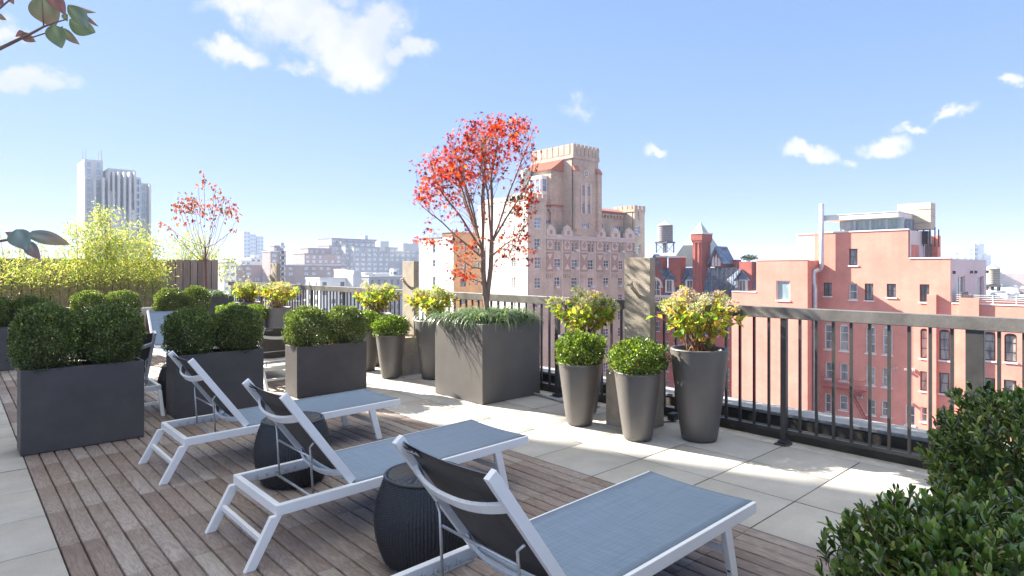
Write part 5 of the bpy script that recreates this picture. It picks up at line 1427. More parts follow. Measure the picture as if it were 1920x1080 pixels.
pair = [rY(YF, Z3(r)) for r in ((600, 415, 668, 545), (793, 430, 860, 552), (978, 440, 1043, 558), (1152, 448, 1213, 560), (1320, 455, 1372, 567))]
row2 = [rY(YF, Z3(r)) for r in ((598, 625, 672, 755), (793, 635, 862, 755), (975, 640, 1040, 760), (1152, 645, 1213, 757), (1322, 650, 1372, 757))]
row3 = [rY(YF, Z3(r)) for r in ((598, 835, 665, 965), (790, 838, 862, 960), (975, 840, 1040, 960), (1150, 840, 1212, 952), (1315, 840, 1370, 950))]
pairs = []
for r in pair:
    m = (r[0] + r[1]) / 2; pairs += [(r[0], m - .12, r[2], r[3]), (m + .12, r[1], r[2], r[3])]
lowb = []
for r in row3: lowb += down(r, 7)
zpar = fz(800, 365)
b = MB()
b.facade('y', YF, xt1, xt2, GZ, zpar, pairs + row2 + row3 + lowb, .3, [(*p, (p[1] - p[0]) / 2) for p in pairs])
zTL = zz(366, on_y(1005, YF)[1]); zTR = zz(388, on_y(1190, YF)[1])
b.facade('y', YF - .25, xa, xt1 - .001, GZ, zTL - 1.0, turL, .3); b.facade('y', YF - .25, xt2 + .001, xe, GZ, zTR - 1.0, turR, .3)
b.add([(xt1, YF - .25, GZ), (xt1, YF + .1, GZ), (xt1, YF + .1, zTL - 1), (xt1, YF - .25, zTL - 1)], [(0, 1, 2, 3)])
b.add([(xt2, YF - .25, GZ), (xt2, YF + .1, GZ), (xt2, YF + .1, zTR - 1), (xt2, YF - .25, zTR - 1)], [(0, 1, 2, 3)])
yb_ = on_x(905, xa)[0]
for (x0, x1, zt) in ((xa + .32, xt1, zTL - 1), (xt2, xe, zTR - 1)): b.box(x0, x1, YF + .32, YF + 6, zpar, zt - .02)
b.build('wall', M['tanbrick2'], ho)
# set-back upper storey, the tower and turrets in rougher brick
b = MB(); YU = YF + 2.6
up_h = [rY(YU, Z3(r)) for r in ((503, 190, 588, 245), (745, 212, 805, 270), (1098, 245, 1140, 290), (1275, 262, 1350, 330))]
zU = zz(388, on_y(1050, YU)[1])
b.facade('y', YU, xt1, xt2, zpar - 1.2, zU, up_h, .3); b.box(xt1, xt2, YU + .32, YU + 10, zpar - 2, zU - .02); b.box(xt1, xt2, YF + .35, YU, zpar - 2.2, zpar - .9)
def merlons(b, x0, x1, y0, y1, z, h, w, gap, sides):
    if 'f' in sides:
        n = max(2, int((x1 - x0) / (w + gap))); st = (x1 - x0 + gap) / n
        for i in range(n): b.box(x0 + i * st, x0 + (i + 1) * st - gap, y0, y0 + .45, z, z + h)
    if 'l' in sides:
        n = max(2, int((y1 - y0 - .5) / (w + gap))); st = (y1 - y0 - .5) / n
        for i in range(n): b.box(x0, x0 + .45, y0 + .5 + i * st + gap, y0 + .5 + (i + 1) * st, z, z + h)
for (x0, x1, zt, dep) in ((xa, xt1, zTL, 5.0), (xt2, xe, zTR, 5.0)):
    b.box(x0 - .1, x1 + .1, YF - .35, YF + dep, zt - 1.0, zt - .45); merlons(b, x0 - .1, x1 + .1, YF - .35, YF + dep, zt - .45, .75, .8, .22, 'fl')
    b.box((x0 + x1) / 2 - .5, (x0 + x1) / 2 + .5, YF - .42, YF - .36, zt - 2.6, zt - .9)
# tower
tx0 = on_y(1074.8, YF - .4)[0]; tx1 = on_y(1122, YF - .4)[0]; Yt = on_y(1074.8, YF - .4)[1]; ty1 = YF - .4 + 10.6
zT = zz(269, Yt)
ZT = lambda r: (940 + r[0] / 6.75, 250 + r[1] / 6.75, 940 + r[2] / 6.75, 250 + r[3] / 6.75)
th_ = [rY(YF - .4, ZT(r)) for r in ((1018, 660, 1052, 785), (1088, 672, 1122, 793), (1016, 882, 1052, 1008), (1088, 890, 1122, 1015))]
t_low = rY(YF - .4, Z3((912, 228, 985, 290)))
b.facade('y', YF - .4, tx0, tx1, zpar + .02, zT - 2.6, th_ + [t_low], .35, [(*p, (p[1] - p[0]) / 2) for p in th_[:2]])
b.box(tx0 + .0, tx1, YF - .03, ty1, zpar - 1, zT - 2.61)
b.box(tx0 - .18, tx1 + .18, YF - .55, ty1 + .15, zT - 2.6, zT - 1.9)
n = 7; wv = (tx1 - tx0 + .36) / n
for i in range(n): b.box(tx0 - .18 + i * wv, tx0 - .18 + (i + 1) * wv - .2, YF - .6, YF + .1, zT - 1.9, zT)
n = 7; wv = (ty1 - YF) / n
for i in range(n): b.box(tx0 - .22, tx0 + .4, YF + .12 + i * wv + .2, YF + .12 + (i + 1) * wv, zT - 1.9, zT)
b.box(tx0 - .1, tx1 + .1, YF - .45, ty1 + .1, zT - 1.9, zT - .45)
# wing on the tower's sunlit flank
ws0 = YF + 2.25; wx0 = tx0 - 3.1
b.box(wx0, tx0, ws0, ty1 - .2, zpar - 1, zz(322, Yt + 2)); b.build('brick_tower', M['tanbrick'], ho)
zr0 = zz(322, Yt + 2); zr1 = zz(299, Yt + 2)
b = MB(); b.add([(wx0 - .3, ws0 - .3, zr0), (wx0 - .3, ty1, zr0), (tx0, ty1, zr1), (tx0, ws0 - .3, zr1), (tx0, ws0 - .3, zr0), (tx0, ty1, zr0)], [(0, 3, 2, 1), (0, 4, 3), (1, 2, 5), (0, 1, 5, 4)])
for i in range(22): y = ws0 - .2 + (ty1 - ws0) * i / 21; b.bar((wx0 - .32, y, zr0 + .04), (tx0, y, zr1 + .04), .16, .12, (0, 1, 0))
# eaves and the two buttress caps
b.box(xt1, tx0 - .2, YU - .7, YU + .1, zU, zU + .18); b.add([(xt1, YU - .7, zU + .18), (tx0, YU - .7, zU + .18), (tx0, YU + 1.2, zU + .9), (xt1, YU + 1.2, zU + .9)], [(0, 1, 2, 3)])
zU2 = zU - .15
b.box(tx1 + .02, xt2, YU - .7, YU + .1, zU2, zU2 + .18); b.add([(tx1, YU - .7, zU2 + .18), (xt2, YU - .7, zU2 + .18), (xt2, YU + 1.2, zU2 + .9), (tx1, YU + 1.2, zU2 + .9)], [(0, 1, 2, 3)])
zc0 = zz(320, Yt); zc1 = zz(309, Yt)
for xc in (tx0 + .55, tx1 - .2): b.prism([(YF - 1.1, zc0), (YF - .41, zc0), (YF - .41, zc1)], 'x', xc - .7, xc + .7)
b.build('tile_roof', M['tile_roof'], ho)
b = MB()
for xc in (tx0 + .55, tx1 - .2): b.box(xc - .55, xc + .55, YF - .95, YF - .41, zpar + 1, zc0 - .01)
b.build('buttress', M['tanbrick'], ho)
# ornament
b = MB()
for r, rr in (((1070, 512), None),):
    px, py = 940 + r[0] / 6.75, 250 + r[1] / 6.75; xc, Y = on_y(px, YF - .4); zc = zz(py, Y); R1 = 7.0 / 1153 * Y
    ring = [(xc + R1 * math.cos(t), zc + R1 * math.sin(t)) for t in np.linspace(0, 2 * math.pi, 33)[:-1]]; b.prism(ring, 'y', YF - .52, YF - .405)
rw_ = b.build('rose_window', M['terra'], ho)
b = MB()
for k in range(8):
    t = k * math.pi / 4; c, s_ = math.cos(t), math.sin(t)
    pts = [(xc + c * R1 * u - s_ * R1 * v, zc + s_ * R1 * u + c * R1 * v) for u, v in ((.22, 0), (.45, .10), (.62, .12), (.74, 0), (.62, -.12), (.45, -.10))]
    b.prism(pts, 'y', YF - .545, YF - .525)
b.build('petal_lights', M['glass'], rw_)
b = MB()   # stone surround of the tower windows
for r in (rY(YF - .4, ZT((1004, 630, 1020, 1020))), rY(YF - .4, ZT((1053, 630, 1087, 1020))), rY(YF - .4, ZT((1123, 640, 1138, 1024)))): b.box(r[0], r[1], YF - .5, YF - .405, r[2], r[3])
b.build('stone_surround', M['terra'], ho)
cen = [545, 740, 925, 1108, 1272, 1435]
for c in cen:      # aedicules along the parapet
    x = fx(c); z0 = fz(c, 352 + (c - 545) * .045) - .02; w = fx(c + 50) - x; hgt = fz(c, 240 + (c - 545) * .05) - z0
    b = MB(); b.box(x - w, x + w, YF - .35, YF + .35, z0 - .3, z0 + hgt * .42); b.box(x - w * .62, x + w * .62, YF - .3, YF + .3, z0 + hgt * .42, z0 + hgt * .72)
    b.prism([(x - w * .62, z0 + hgt * .72), (x + w * .62, z0 + hgt * .72), (x + w * .2, z0 + hgt * .92), (x - w * .2, z0 + hgt * .92)], 'y', YF - .28, YF + .28)
    for sx in (-1, 1): b.pyramid(x + sx * w * .85 - w * .12, x + sx * w * .85 + w * .12, YF - .3, YF - .05, z0 + hgt * .42, z0 + hgt * .75)
    b.pyramid(x - w * .10, x + w * .10, YF - .1, YF + .1, z0 + hgt * .92, z0 + hgt * 1.1)
    o = b.build('gable', M['terra'], ho)
    b = MB(); b.box(x - w * .28, x + w * .28, YF - .39, YF - .355, z0, z0 + hgt * .38); b.build('niche', M['terra_dark'], o)
b = MB()
b.box(xt1, xt2, YF - .22, YF - .003, fz(900, 398), fz(900, 372)); nd = 84
for i in range(nd): x = xt1 + (xt2 - xt1) * (i + .5) / nd; b.box(x - .13, x + .13, YF - .30, YF - .225, fz(900, 428), fz(900, 398)) if abs(x - fx(900)) < 99 else None
for xp in [fx(v) for v in (488, 685, 872, 1052, 1225, 1388)]: b.box(xp - .12, xp + .12, YF - .12, YF - .004, fz(900, 1400), fz(900, 430))
for r in pairs[::2]: b.box(r[0] - .18, r[1] + .55, YF - .10, YF - .004, r[2] - .32, r[2] - .1)
for xs in (0, 1):
    for i in range(9):
        pass
b.build('cornice', M['terra'], ho)
b = MB()
for (x0, x1, zt) in ((xt1 + .3, tx0 - .4, zU - .35), (tx1 + .4, xt2 - .2, zU2 - .35)):
    n = int((x1 - x0) / 1.0)
    for i in range(n): x = x0 + i * (x1 - x0) / n; b.box(x, x + .36, YU - .45, YU - .003, zt - .75, zt); b.box(x + .36, x + (x1 - x0) / n, YU - .45, YU - .003, zt - .25, zt)
for k, c in enumerate((545, 740, 925, 1105, 1272)):
    x0 = fx(c - 42); x1 = fx(c + 42); zt = fz(c, 800)
    for i in range(4): x = x0 + (x1 - x0) * i / 4; b.box(x, x + (x1 - x0) / 9, YF - .14, YF - .004, zt - .7, zt)
b.build('corbels', M['tanbrick'], ho)
for k, c in enumerate((543, 738, 930, 1105, 1272, 1437)):
    x0, x1 = fx(c - 35), fx(c + 35); z0, z1 = fz(c, 528 + k * 4), fz(c, 410 + k * 6)
    b = MB(); b.box(x0 - .15, x1 + .15, YF - .05, YF - .004, z0 - .15, z1 + .15); o = b.build('diamond_panel', M['terra_dark'], ho)
    b = MB(); b.box(x0 + .1, x1 - .1, YF - .09, YF - .054, z0 + .1, z1 - .1); b.build('panel_field', M['terra'], o)
    b = MB(); xm, zm = (x0 + x1) / 2, (z0 + z1) / 2; b.prism([(x0 + .25, zm), (xm, z0 + .3), (x1 - .25, zm), (xm, z1 - .3)], 'y', YF - .13, YF - .093); b.build('diamond', M['terra_dark'], o)
    if k < 5:
        z2, z3 = fz(c, 765 + k * 2), fz(c, 560 + k * 5)
        b = MB(); b.box(x0 - .15, x1 + .15, YF - .05, YF - .004, z2, z3); b.box(x0 - .2, x1 + .2, YF - .09, YF - .054, z2 - .1, z2 + .12); b.box(x0 - .2, x1 + .2, YF - .09, YF - .054, z3 - .12, z3 + .1)
        o = b.build('tall_panel', M['terra_dark'], ho)
        b = MB(); b.prism([(x0 + .1, z3 - .25), (xm, z3 - 1.3), (x1 - .1, z3 - .25)], 'y', YF - .09, YF - .054); b.prism([(x0 + .1, z2 + .25), (x1 - .1, z2 + .25), (xm, z2 + 1.3)], 'y', YF - .09, YF - .054); b.build('triangles', M['terra'], o)
for r in pairs: window(ho, 'y', YF, r, 1, 2, 'terra', 'glass', .2, .10, arch=.3)
for r in row2 + row3 + lowb: window(ho, 'y', YF, r, 2, 3, 'white_frame', 'glass', .2, .11)
for r in turL + turR: window(ho, 'y', YF - .25, r, 2, 3, 'white_frame', 'glass_blue' if r[2] > 5 else 'glass', .2, .11)
for r in up_h: window(ho, 'y', YU, r, 3, 1, 'white_frame', 'glass_blue', .2, .11)
for r in th_: window(ho, 'y', YF - .4, r, 1, 3, 'terra', 'glass_blue', .22, .09)
window(ho, 'y', YF - .4, t_low, 3, 1, 'white_frame', 'glass_blue', .22, .1)
RR = random.Random(3)
for r in row2 + row3 + pairs[1::2] + turL[:6] + turR[:5] + lowb[:20]:      # air conditioners in the lower sash
    if RR.random() < .62:
        xm = r[0] + (r[1] - r[0]) * RR.choice((.3, .68)); b = MB(); b.box(xm - .34, xm + .34, YF - .45, YF + .1, r[2] + .02, r[2] + .48); b.build('air_conditioner', M['ac'], ho, bevel=.03)
# white oriel and green box of the rooftop flat on the flank
b = MB(); zo = zz(372, Yt + 3)
yo = ws0 + 1.0; b.box(wx0 - 1.5, wx0 - .01, yo, yo + 3.2, zpar, zo + 3.9); b.build('rooftop_bay', M['white_render'], ho)
for i in range(2): window(ho, 'x', wx0 - 1.5, (yo + .25 + i * 1.45, yo + 1.5 + i * 1.45, zo + .9, zo + 3.3), 1, 2, 'white_frame', 'glass_blue', -.06, .08)
window(ho, 'y', yo, (wx0 - 1.3, wx0 - .2, zo + .9, zo + 3.3), 1, 2, 'white_frame', 'glass_blue', -.06, .08)
b = MB(); b.lathe([(1.0, zpar), (1.0, zo + 5.0), (.8, zo + 5.5), (.4, zo + 5.7)], 16, (wx0 - .6, yo + 4.9, 0)); b.build('copper_turret', M['copper'], ho, smooth=False)
# blank sunlit side wall
b = MB(); zs_ = zz(377, on_x(960, xa)[1])
sw = [rX(xa - .02, Z3(r)) for r in ((118, 430, 164, 520), (118, 625, 162, 720), (120, 840, 160, 960))]
sw += down(sw[-1], 5)
b.facade('x', xa - .02, YF - .2, yb_, GZ, zs_, sw, .25); b.box(xa + .3, xt2, YF + .4, yb_, GZ, zpar - 2.3); b.box(xa + .3, xt1 + 4, YU + 11, yb_, zpar - 2.3, zs_ - .05)
for k in range(9): y = YF + (yb_ - YF) * (k + .6) / 9.2; b.box(xa - .06, xa - .022, y - .07, y + .07, GZ, zs_ - .4)
merlons(b, xa - .1, xa, YF, yb_, zs_, .8, 1.4, .3, 'l')
b.build('side_wall', M['cream_wall'], ho)
for r in sw: window(ho, 'x', xa - .02, r, 2, 4, 'white_frame', 'glass', .15, .08)

# ---------------------------------------------------------------- white and brown walk-up beside it
wc = at(850, 128); wx_, wy_ = wc
wb = thing('walkup_building', 'brown brick walk-up with a bright white party wall left of the maple trunk', 'building', (wx_, wy_, GZ))
yw1 = on_x(786, wx_)[0]; xw1 = on_y(925, wy_)[0]; zW = zz(444, 128); zW2 = zz(436, 128)
Z8 = lambda r: (780 + r[0] / 7.717, 420 + r[1] / 7.717, 780 + r[2] / 7.717, 420 + r[3] / 7.717)
wh = [rX(wx_, Z8(r)) for r in ((240, 285, 285, 420), (240, 518, 285, 622), (240, 760, 285, 895))]; fh = wh[1][3] - wh[2][3]
wh += [(r[0], r[1], r[2] - fh * i, r[3] - fh * i) for r in wh[-1:] for i in range(1, 6)]
b = MB(); b.facade('x', wx_, wy_, yw1, GZ, zW, wh, .25); b.box(wx_ + .3, wx_ + 9, wy_ + .3, yw1, GZ, zW - .05); b.box(wx_ - .06, wx_ - .003, wy_, yw1, zz(485, 135), zz(482, 135)); b.build('party_wall', M['white_render'], wb)
for r in wh: window(wb, 'x', wx_, r, 1, 2, 'white_frame', 'glass', .16, .09)
bh = [rY(wy_, Z8(r)) for r in ((632, 290, 722, 400), (845, 300, 910, 420), (640, 545, 722, 660), (845, 540, 915, 640), (635, 790, 722, 905), (845, 760, 890, 880))]
bh += [(r[0], r[1], r[2] - fh * i, r[3] - fh * i) for r in bh[-2:] for i in range(1, 6)]
b = MB(); b.facade('y', wy_, wx_, xw1, GZ, zW2, bh, .25); b.box(wx_ + .01, xw1, wy_ + .3, wy_ + 4, zW, zW2 - .03); b.build('wall', M['browbrick'], wb)
for r in bh: window(wb, 'y', wy_, r, 1, 2, 'dark_frame', 'glass', .16, .09)
b = MB(); b.box(wx_ - .15, wx_ + 9, wy_ + 4.1, yw1 + .1, zW, zW + .18); b.box(wx_ - .1, xw1, wy_ - .25, wy_ + 4.05, zW2 + .003, zW2 + .2); b.build('cornice', M['roofing'], wb)

# ---------------------------------------------------------------- victorian red brick with slate mansard
VX = 105.0
vi = thing('victorian_building', 'victorian red brick building with blue slate mansard, dormers and chimneys', 'building', (VX, 60, GZ))
Z5 = lambda zx, zy: (1200 + zx / 5.333, 380 + zy / 5.333)
def vy(zx, x=VX): return on_x(1200 + zx / 5.333, x)[0]
def vz(zx, zy, x=VX): return zz(380 + zy / 5.333, on_x(1200 + zx / 5.333, x)[1])
y0v, y1v = vy(1165), vy(110)
zc_ = vz(500, 930); zm_ = vz(500, 650)
b = MB(); wv = []
for k in range(10):
    yy = y1v - 1.6 - k * (y1v - y0v - 2) / 9.5
    for f in range(6): wv.append((yy - .55, yy + .55, zc_ - 3.6 - f * 3.9, zc_ - 1.4 - f * 3.9))
b.facade('x', VX, y0v - 8, y1v + 3, GZ, zc_ - .5, wv, .25); b.box(VX + .3, VX + 14, y0v - 8, y1v + 3, GZ, zc_ - .6)
for zx0, zx1, ztop, zbot in ((160, 228, 548, 1000), (292, 412, 552, 840), (1000, 1125, 590, 900)):
    b.box(VX - .3, VX + 1.6, vy(zx1), vy(zx0), vz(zx0, zbot), vz(zx0, ztop))
ct = (525, 705); yk0 = vy(615, VX - .6); Yk = on_x(1315, VX - .6)[1]
# tall chimney stack
xk1 = on_y(1200 + 705 / 5.333, yk0)[0]; yk1 = vy(525, VX - .6); zk = zz(380 + 312 / 5.333, Yk)
b.box(VX - .6, xk1, yk0, yk1, zc_ - 2, zk - 1.6); b.box(VX - .75, xk1 + .15, yk0 - .15, yk1 + .15, zk - 1.6, zk - 1.2); b.box(VX - .85, xk1 + .25, yk0 - .25, yk1 + .25, zk - 1.2, zk)
for u in (.28, .72): b.box(VX - .72, VX - .61, yk0 + (yk1 - yk0) * u - .12, yk0 + (yk1 - yk0) * u + .12, zc_, zk - 1.65)
b.box(VX + 3, VX + 4.6, vy(835, VX + 3), vy(745, VX + 3), vz(800, 650), vz(800, 455, VX + 3))
b.box(VX + 4, VX + 6, vy(960, VX + 4), vy(830, VX + 4), vz(900, 650), vz(900, 570, VX + 4))
b.box(VX + 1, VX + 2, vy(1160), vy(1130), vz(1140, 900), vz(1140, 590))
# front gable at the left
gy0, gy1 = vy(245), vy(75); gz0 = vz(160, 760); gz1 = vz(160, 560)
b.prism([(gy0, gz0 - 4.5), (gy1, gz0 - 4.5), (gy1, gz0), ((gy0 + gy1) / 2, gz1 + .4), (gy0, gz0)], 'x', VX - .5, VX - .01)
b.build('wall', M['redbrick'], vi)
for r in wv[:48]: window(vi, 'x', VX, r, 1, 2, 'white_frame', 'glass', .16, .1)
for r in wv[48:]: window(vi, 'x', VX, r, 1, 2, 'white_frame', 'glass', .16, .1)
b = MB(); b.box(VX - .7, VX + .2, y0v - 8, y1v + 3, zc_ - .5, zc_ - .05)
for k in range(40): yy = y0v + (y1v - y0v) * k / 40; b.box(VX - .62, VX - .3, yy, yy + .25, zc_ - .85, zc_ - .505)
for zx0, zx1, zt in ((155, 232, 548), (286, 416, 552)): b.box(VX - .42, VX + 1.7, vy(zx1) - .05, vy(zx0) + .05, vz(zx0, zt) + .003, vz(zx0, zt) + .35)
b.box(VX - .95, xk1 + .35, yk0 - .35, yk1 + .35, zk + .003, zk + .25)
c_ = (gy0 + gy1) / 2
ar = [(c_ + 1.9 * math.cos(t), gz0 - 1.6 + 2.0 * math.sin(t)) for t in np.linspace(0, math.pi, 13)] + [(c_ + 1.5 * math.cos(t), gz0 - 1.6 + 1.6 * math.sin(t)) for t in np.linspace(math.pi, 0, 13)]
for i in range(12): b.prism([ar[i], ar[i + 1], ar[24 - i], ar[25 - i]], 'x', VX - .62, VX - .51)
b.box(VX - .62, VX - .51, gy0, gy0 + .9, gz0 - 1.8, gz0 - 1.4); b.build('stone_trim', M['stone_trim'], vi)
window(vi, 'x', VX - .5, (c_ - 1.45, c_ + 1.45, gz0 - 4.2, gz0 - .2), 3, 2, 'white_frame', 'glass', -.04, .12)
b = MB()
b.add([(VX - .3, y0v - 8, zc_ - .04), (VX - .3, y1v + 3, zc_ - .04), (VX + 1.5, y1v + 3, zm_), (VX + 1.5, y0v - 8, zm_), (VX + 9, y1v + 3, zm_), (VX + 9, y0v - 8, zm_), (VX + 9, y0v - 8, zc_ - .04), (VX + 9, y1v + 3, zc_ - .04)],
      [(0, 1, 2, 3), (3, 2, 4, 5), (0, 3, 5, 6), (1, 7, 4, 2)])
for sgn in (0, 1):
    e = [(gy0 - .25, gz0 - .1), (gy1 + .25, gz0 - .1)][sgn]; b.prism([(e[0], e[1]), (c_, gz1 + .45), (c_, gz1 + .9), (e[0] + (-.3 if sgn == 0 else .3), e[1])], 'x', VX - .75, VX + 1.2)
# gable dormer with three lancets, right of the stack
dy0, dy1 = vy(835, VX + 1.2), vy(705, VX + 1.2); dz0 = vz(770, 640); dz1 = vz(770, 470)
for sgn in (0, 1):
    e = (dy0, dy1)[sgn]; b.prism([(e, dz0 + .5), ((dy0 + dy1) / 2, dz1), ((dy0 + dy1) / 2, dz1 + .7), (e + (-.5 if sgn == 0 else .5), dz0 + .5)], 'x', VX + .6, VX + 5)
b.build('slate_roof', M['slate'], vi)
b = MB(); b.prism([(dy0 + .1, dz0), (dy1 - .1, dz0), (dy1 - .1, dz0 + .5), ((dy0 + dy1) / 2, dz1), (dy0 + .1, dz0 + .5)], 'x', VX + 1.0, VX + 4.5); g_ = b.build('gable', M['redbrick'], vi)
b = MB()
for i in range(3):
    ym = dy0 + (dy1 - dy0) * (.26 + .24 * i); w = (dy1 - dy0) * .09
    b.prism([(ym - w, dz0 + .1), (ym + w, dz0 + .1), (ym + w, dz0 + 1.5), (ym, dz0 + 2.3), (ym - w, dz0 + 1.5)], 'x', VX + .9, VX + .99)
b.build('lancet_windows', M['stone_trim'], g_)
# steep pavilion roof behind the stack
b = MB(); ap = (1313, 415); xp_ = VX + 7.5; ypc, Yp = on_x(1313, xp_); zap = zz(415, Yp); hb = 4.6; zb_ = vz(600, 640)
b.add([(xp_ - hb, ypc - hb, zb_), (xp_ + hb, ypc - hb, zb_), (xp_ + hb, ypc + hb, zb_), (xp_ - hb, ypc + hb, zb_), (xp_, ypc, zap)], [(0, 1, 4), (1, 2, 4), (2, 3, 4), (3, 0, 4), (0, 3, 2, 1)]); b.build('pavilion_roof', M['copper'], vi)
for zc0 in (300, 505, 1030):       # dormers
    yd = vy(zc0, VX - .3); w = .95; z0 = vz(zc0, 900); z1 = vz(zc0, 770); zp = vz(zc0, 690)
    b = MB(); b.box(VX - .55, VX + 1.4, yd - w, yd + w, z0, z1); o = b.build('dormer', M['stone_trim'], vi)
    b = MB(); b.prism([(yd - w - .45, z1 - .25), (yd, zp), (yd, zp + .4), (yd - w - .6, z1 - .2)], 'x', VX - .85, VX + 1.5); b.prism([(yd + w + .45, z1 - .25), (yd, zp), (yd, zp + .4), (yd + w + .6, z1 - .2)], 'x', VX - .85, VX + 1.5)
    b.prism([(yd - w, z1), (yd + w, z1), (yd, zp)], 'x', VX - .5, VX + 1.4); b.build('dormer_roof', M['slate'], o)
    b = MB(); b.box(VX - .60, VX - .555, yd - w * .55, yd - .05, z0 + .25, z1 - .15); b.box(VX - .60, VX - .555, yd + .05, yd + w * .55, z0 + .25, z1 - .15); b.build('dormer_pane', M['glass'], o)
# scaffold
b = MB(); sy0, sy1 = vy(970, VX - 1.4), vy(690, VX - 1.4); szb, szt = vz(800, 930), vz(800, 650)
for i in range(7):
    y = sy0 + (sy1 - sy0) * i / 6
    for xo in (-1.6, -.9): b.box(VX + xo - .04, VX + xo + .04, y - .04, y + .04, szb, szt)
for k in range(5):
    z = szb + (szt - szb) * k / 4; b.box(VX - 1.63, VX - .87, sy0, sy1, z - .05, z)
    if k < 4:
        for i in range(6): y = sy0 + (sy1 - sy0) * i / 6; b.bar((VX - 1.66, y, z), (VX - 1.66, y + (sy1 - sy0) / 6, z + (szt - szb) / 4), .04, .04)
sc_ = b.build('scaffold', M['steel_dark'], None); tag(sc_, 'dark tube scaffold standing against the slate mansard right of the tall chimney', 'scaffold')

# ---------------------------------------------------------------- water towers
def water_tower(label, px, py_top, py_eave, py_bot, py_leg, half_px, Y, wood='tankwood'):
    x, y = at(px, Y); z = lambda py: zz(py, Y); R1 = half_px * Y / F
    r = thing('water_tower', label, 'water tower', (x, y, z(py_leg)), 'wooden rooftop water towers')
    b = MB(); b.lathe([(R1, z(py_bot)), (R1 * .97, z(py_eave))], 32, (x, y, 0)); tk = b.build('tank', M[wood], r)
    b = MB()
    for k in range(9): zz_ = z(py_bot) + (z(py_eave) - z(py_bot)) * (k + .3) / 9; b.lathe([(R1 * 1.0, zz_ - .03), (R1 * 1.015, zz_ - .03), (R1 * 1.015, zz_ + .03), (R1 * 1.0, zz_ + .03)], 32, (x, y, 0), cap=False)
    b.build('hoops', M['steel_dark'], tk)
    b = MB(); b.lathe([(R1 * 1.08, z(py_eave)), (R1 * .5, z((py_eave + py_top) / 2)), (.1, z(py_top + 1)), (.05, z(py_top - 1))], 32, (x, y, 0)); b.build('roof', M['beige_panel'], r)
    b = MB(); b.box(x - R1 * .95, x + R1 * .95, y - R1 * .95, y + R1 * .95, z(py_bot) - .45, z(py_bot) - .05)
    for sx in (-1, 1):
        for sy_ in (-1, 1): b.box(x + sx * R1 * .8 - .12, x + sx * R1 * .8 + .12, y + sy_ * R1 * .8 - .12, y + sy_ * R1 * .8 + .12, z(py_leg), z(py_bot) - .45)
        b.bar((x + sx * R1 * .8, y - R1 * .8, z(py_leg)), (x + sx * R1 * .8, y + R1 * .8, z(py_bot) - .5), .1, .1, (1, 0, 0)); b.bar((x - R1 * .8, y - sx * R1 * .8, z(py_leg)), (x + R1 * .8, y - sx * R1 * .8, z(py_bot) - .5), .1, .1, (0, 1, 0))
    b.tube([(x, y, z(py_leg)), (x, y, z(py_bot))], .25, 10); b.build('legs', M['steel_dark'], r)
water_tower('wooden water tower on steel legs above the mansard building', 1247, 414, 423, 453, 474, 14.3, 165)
water_tower('wooden water tower just right of the grey terrace wall', 1861, 494, 504, 533, 545, 11.5, 112, 'beige_panel')

# ---------------------------------------------------------------- generic blocks of the middle and far distance
def block(label, parts, m, name='city_building', group=None, roof='roofing', cat='building', pitch=None, glass='glass', wsize=(1.4, 1.7), cols=None, deep=18, skip=0.0, seed=1, side=True, trim=True):
    """parts: (px0, px1, py_top, depth[, deep, base_z]) - front faces -y from its left corner px0 to px1."""
    p0 = parts[0]; x0, y0 = at(p0[0], p0[3]); rr = random.Random(seed)
    r = thing(name, label, cat, (x0, y0, GZ), group); b = MB(); t = MB()
    for p in parts:
        xa_, ya_ = at(p[0], p[3]); xb_ = on_y(p[1], ya_)[0]; zt = zz(p[2], p[3]); dp = p[4] if len(p) > 4 and p[4] else deep; zb0 = p[5] if len(p) > 5 else GZ
        b.box(xa_, xb_, ya_, ya_ + dp, zb0, zt)
        if trim:
            t.box(xa_ - .2, xb_ + .2, ya_ - .2, ya_ + .3, zt - .05, zt + .5); t.box(xa_ - .2, xa_ + .3, ya_ + .31, ya_ + dp, zt - .05, zt + .5)
        if pitch:
            n = cols or max(2, int((xb_ - xa_) / pitch[0])); st = (xb_ - xa_) / n; rects = []
            f = zt - 1.2
            while f - wsize[1] > max(zb0, -22):
                for i in range(n):
                    if rr.random() < skip: continue
                    c = xa_ + st * (i + .5); rects.append((c - wsize[0] / 2, c + wsize[0] / 2, f - wsize[1], f))
                f -= pitch[1]
            flat_windows(r, 'y', ya_, rects, glass)
            if side:
                n = max(1, int(dp / (pitch[0] * 1.3))); st = dp / n; rects = []; f = zt - 1.2
                while f - wsize[1] > max(zb0, -18):
                    for i in range(n):
                        if rr.random() < .3: continue
                        c = ya_ + st * (i + .5); rects.append((c - wsize[0] / 2, c + wsize[0] / 2, f - wsize[1], f))
                    f -= pitch[1]
                flat_windows(r, 'x', xa_, rects, glass)
    b.build('wall', M[m], r)
    if t.v: t.build('parapet', M[roof], r)
    return r
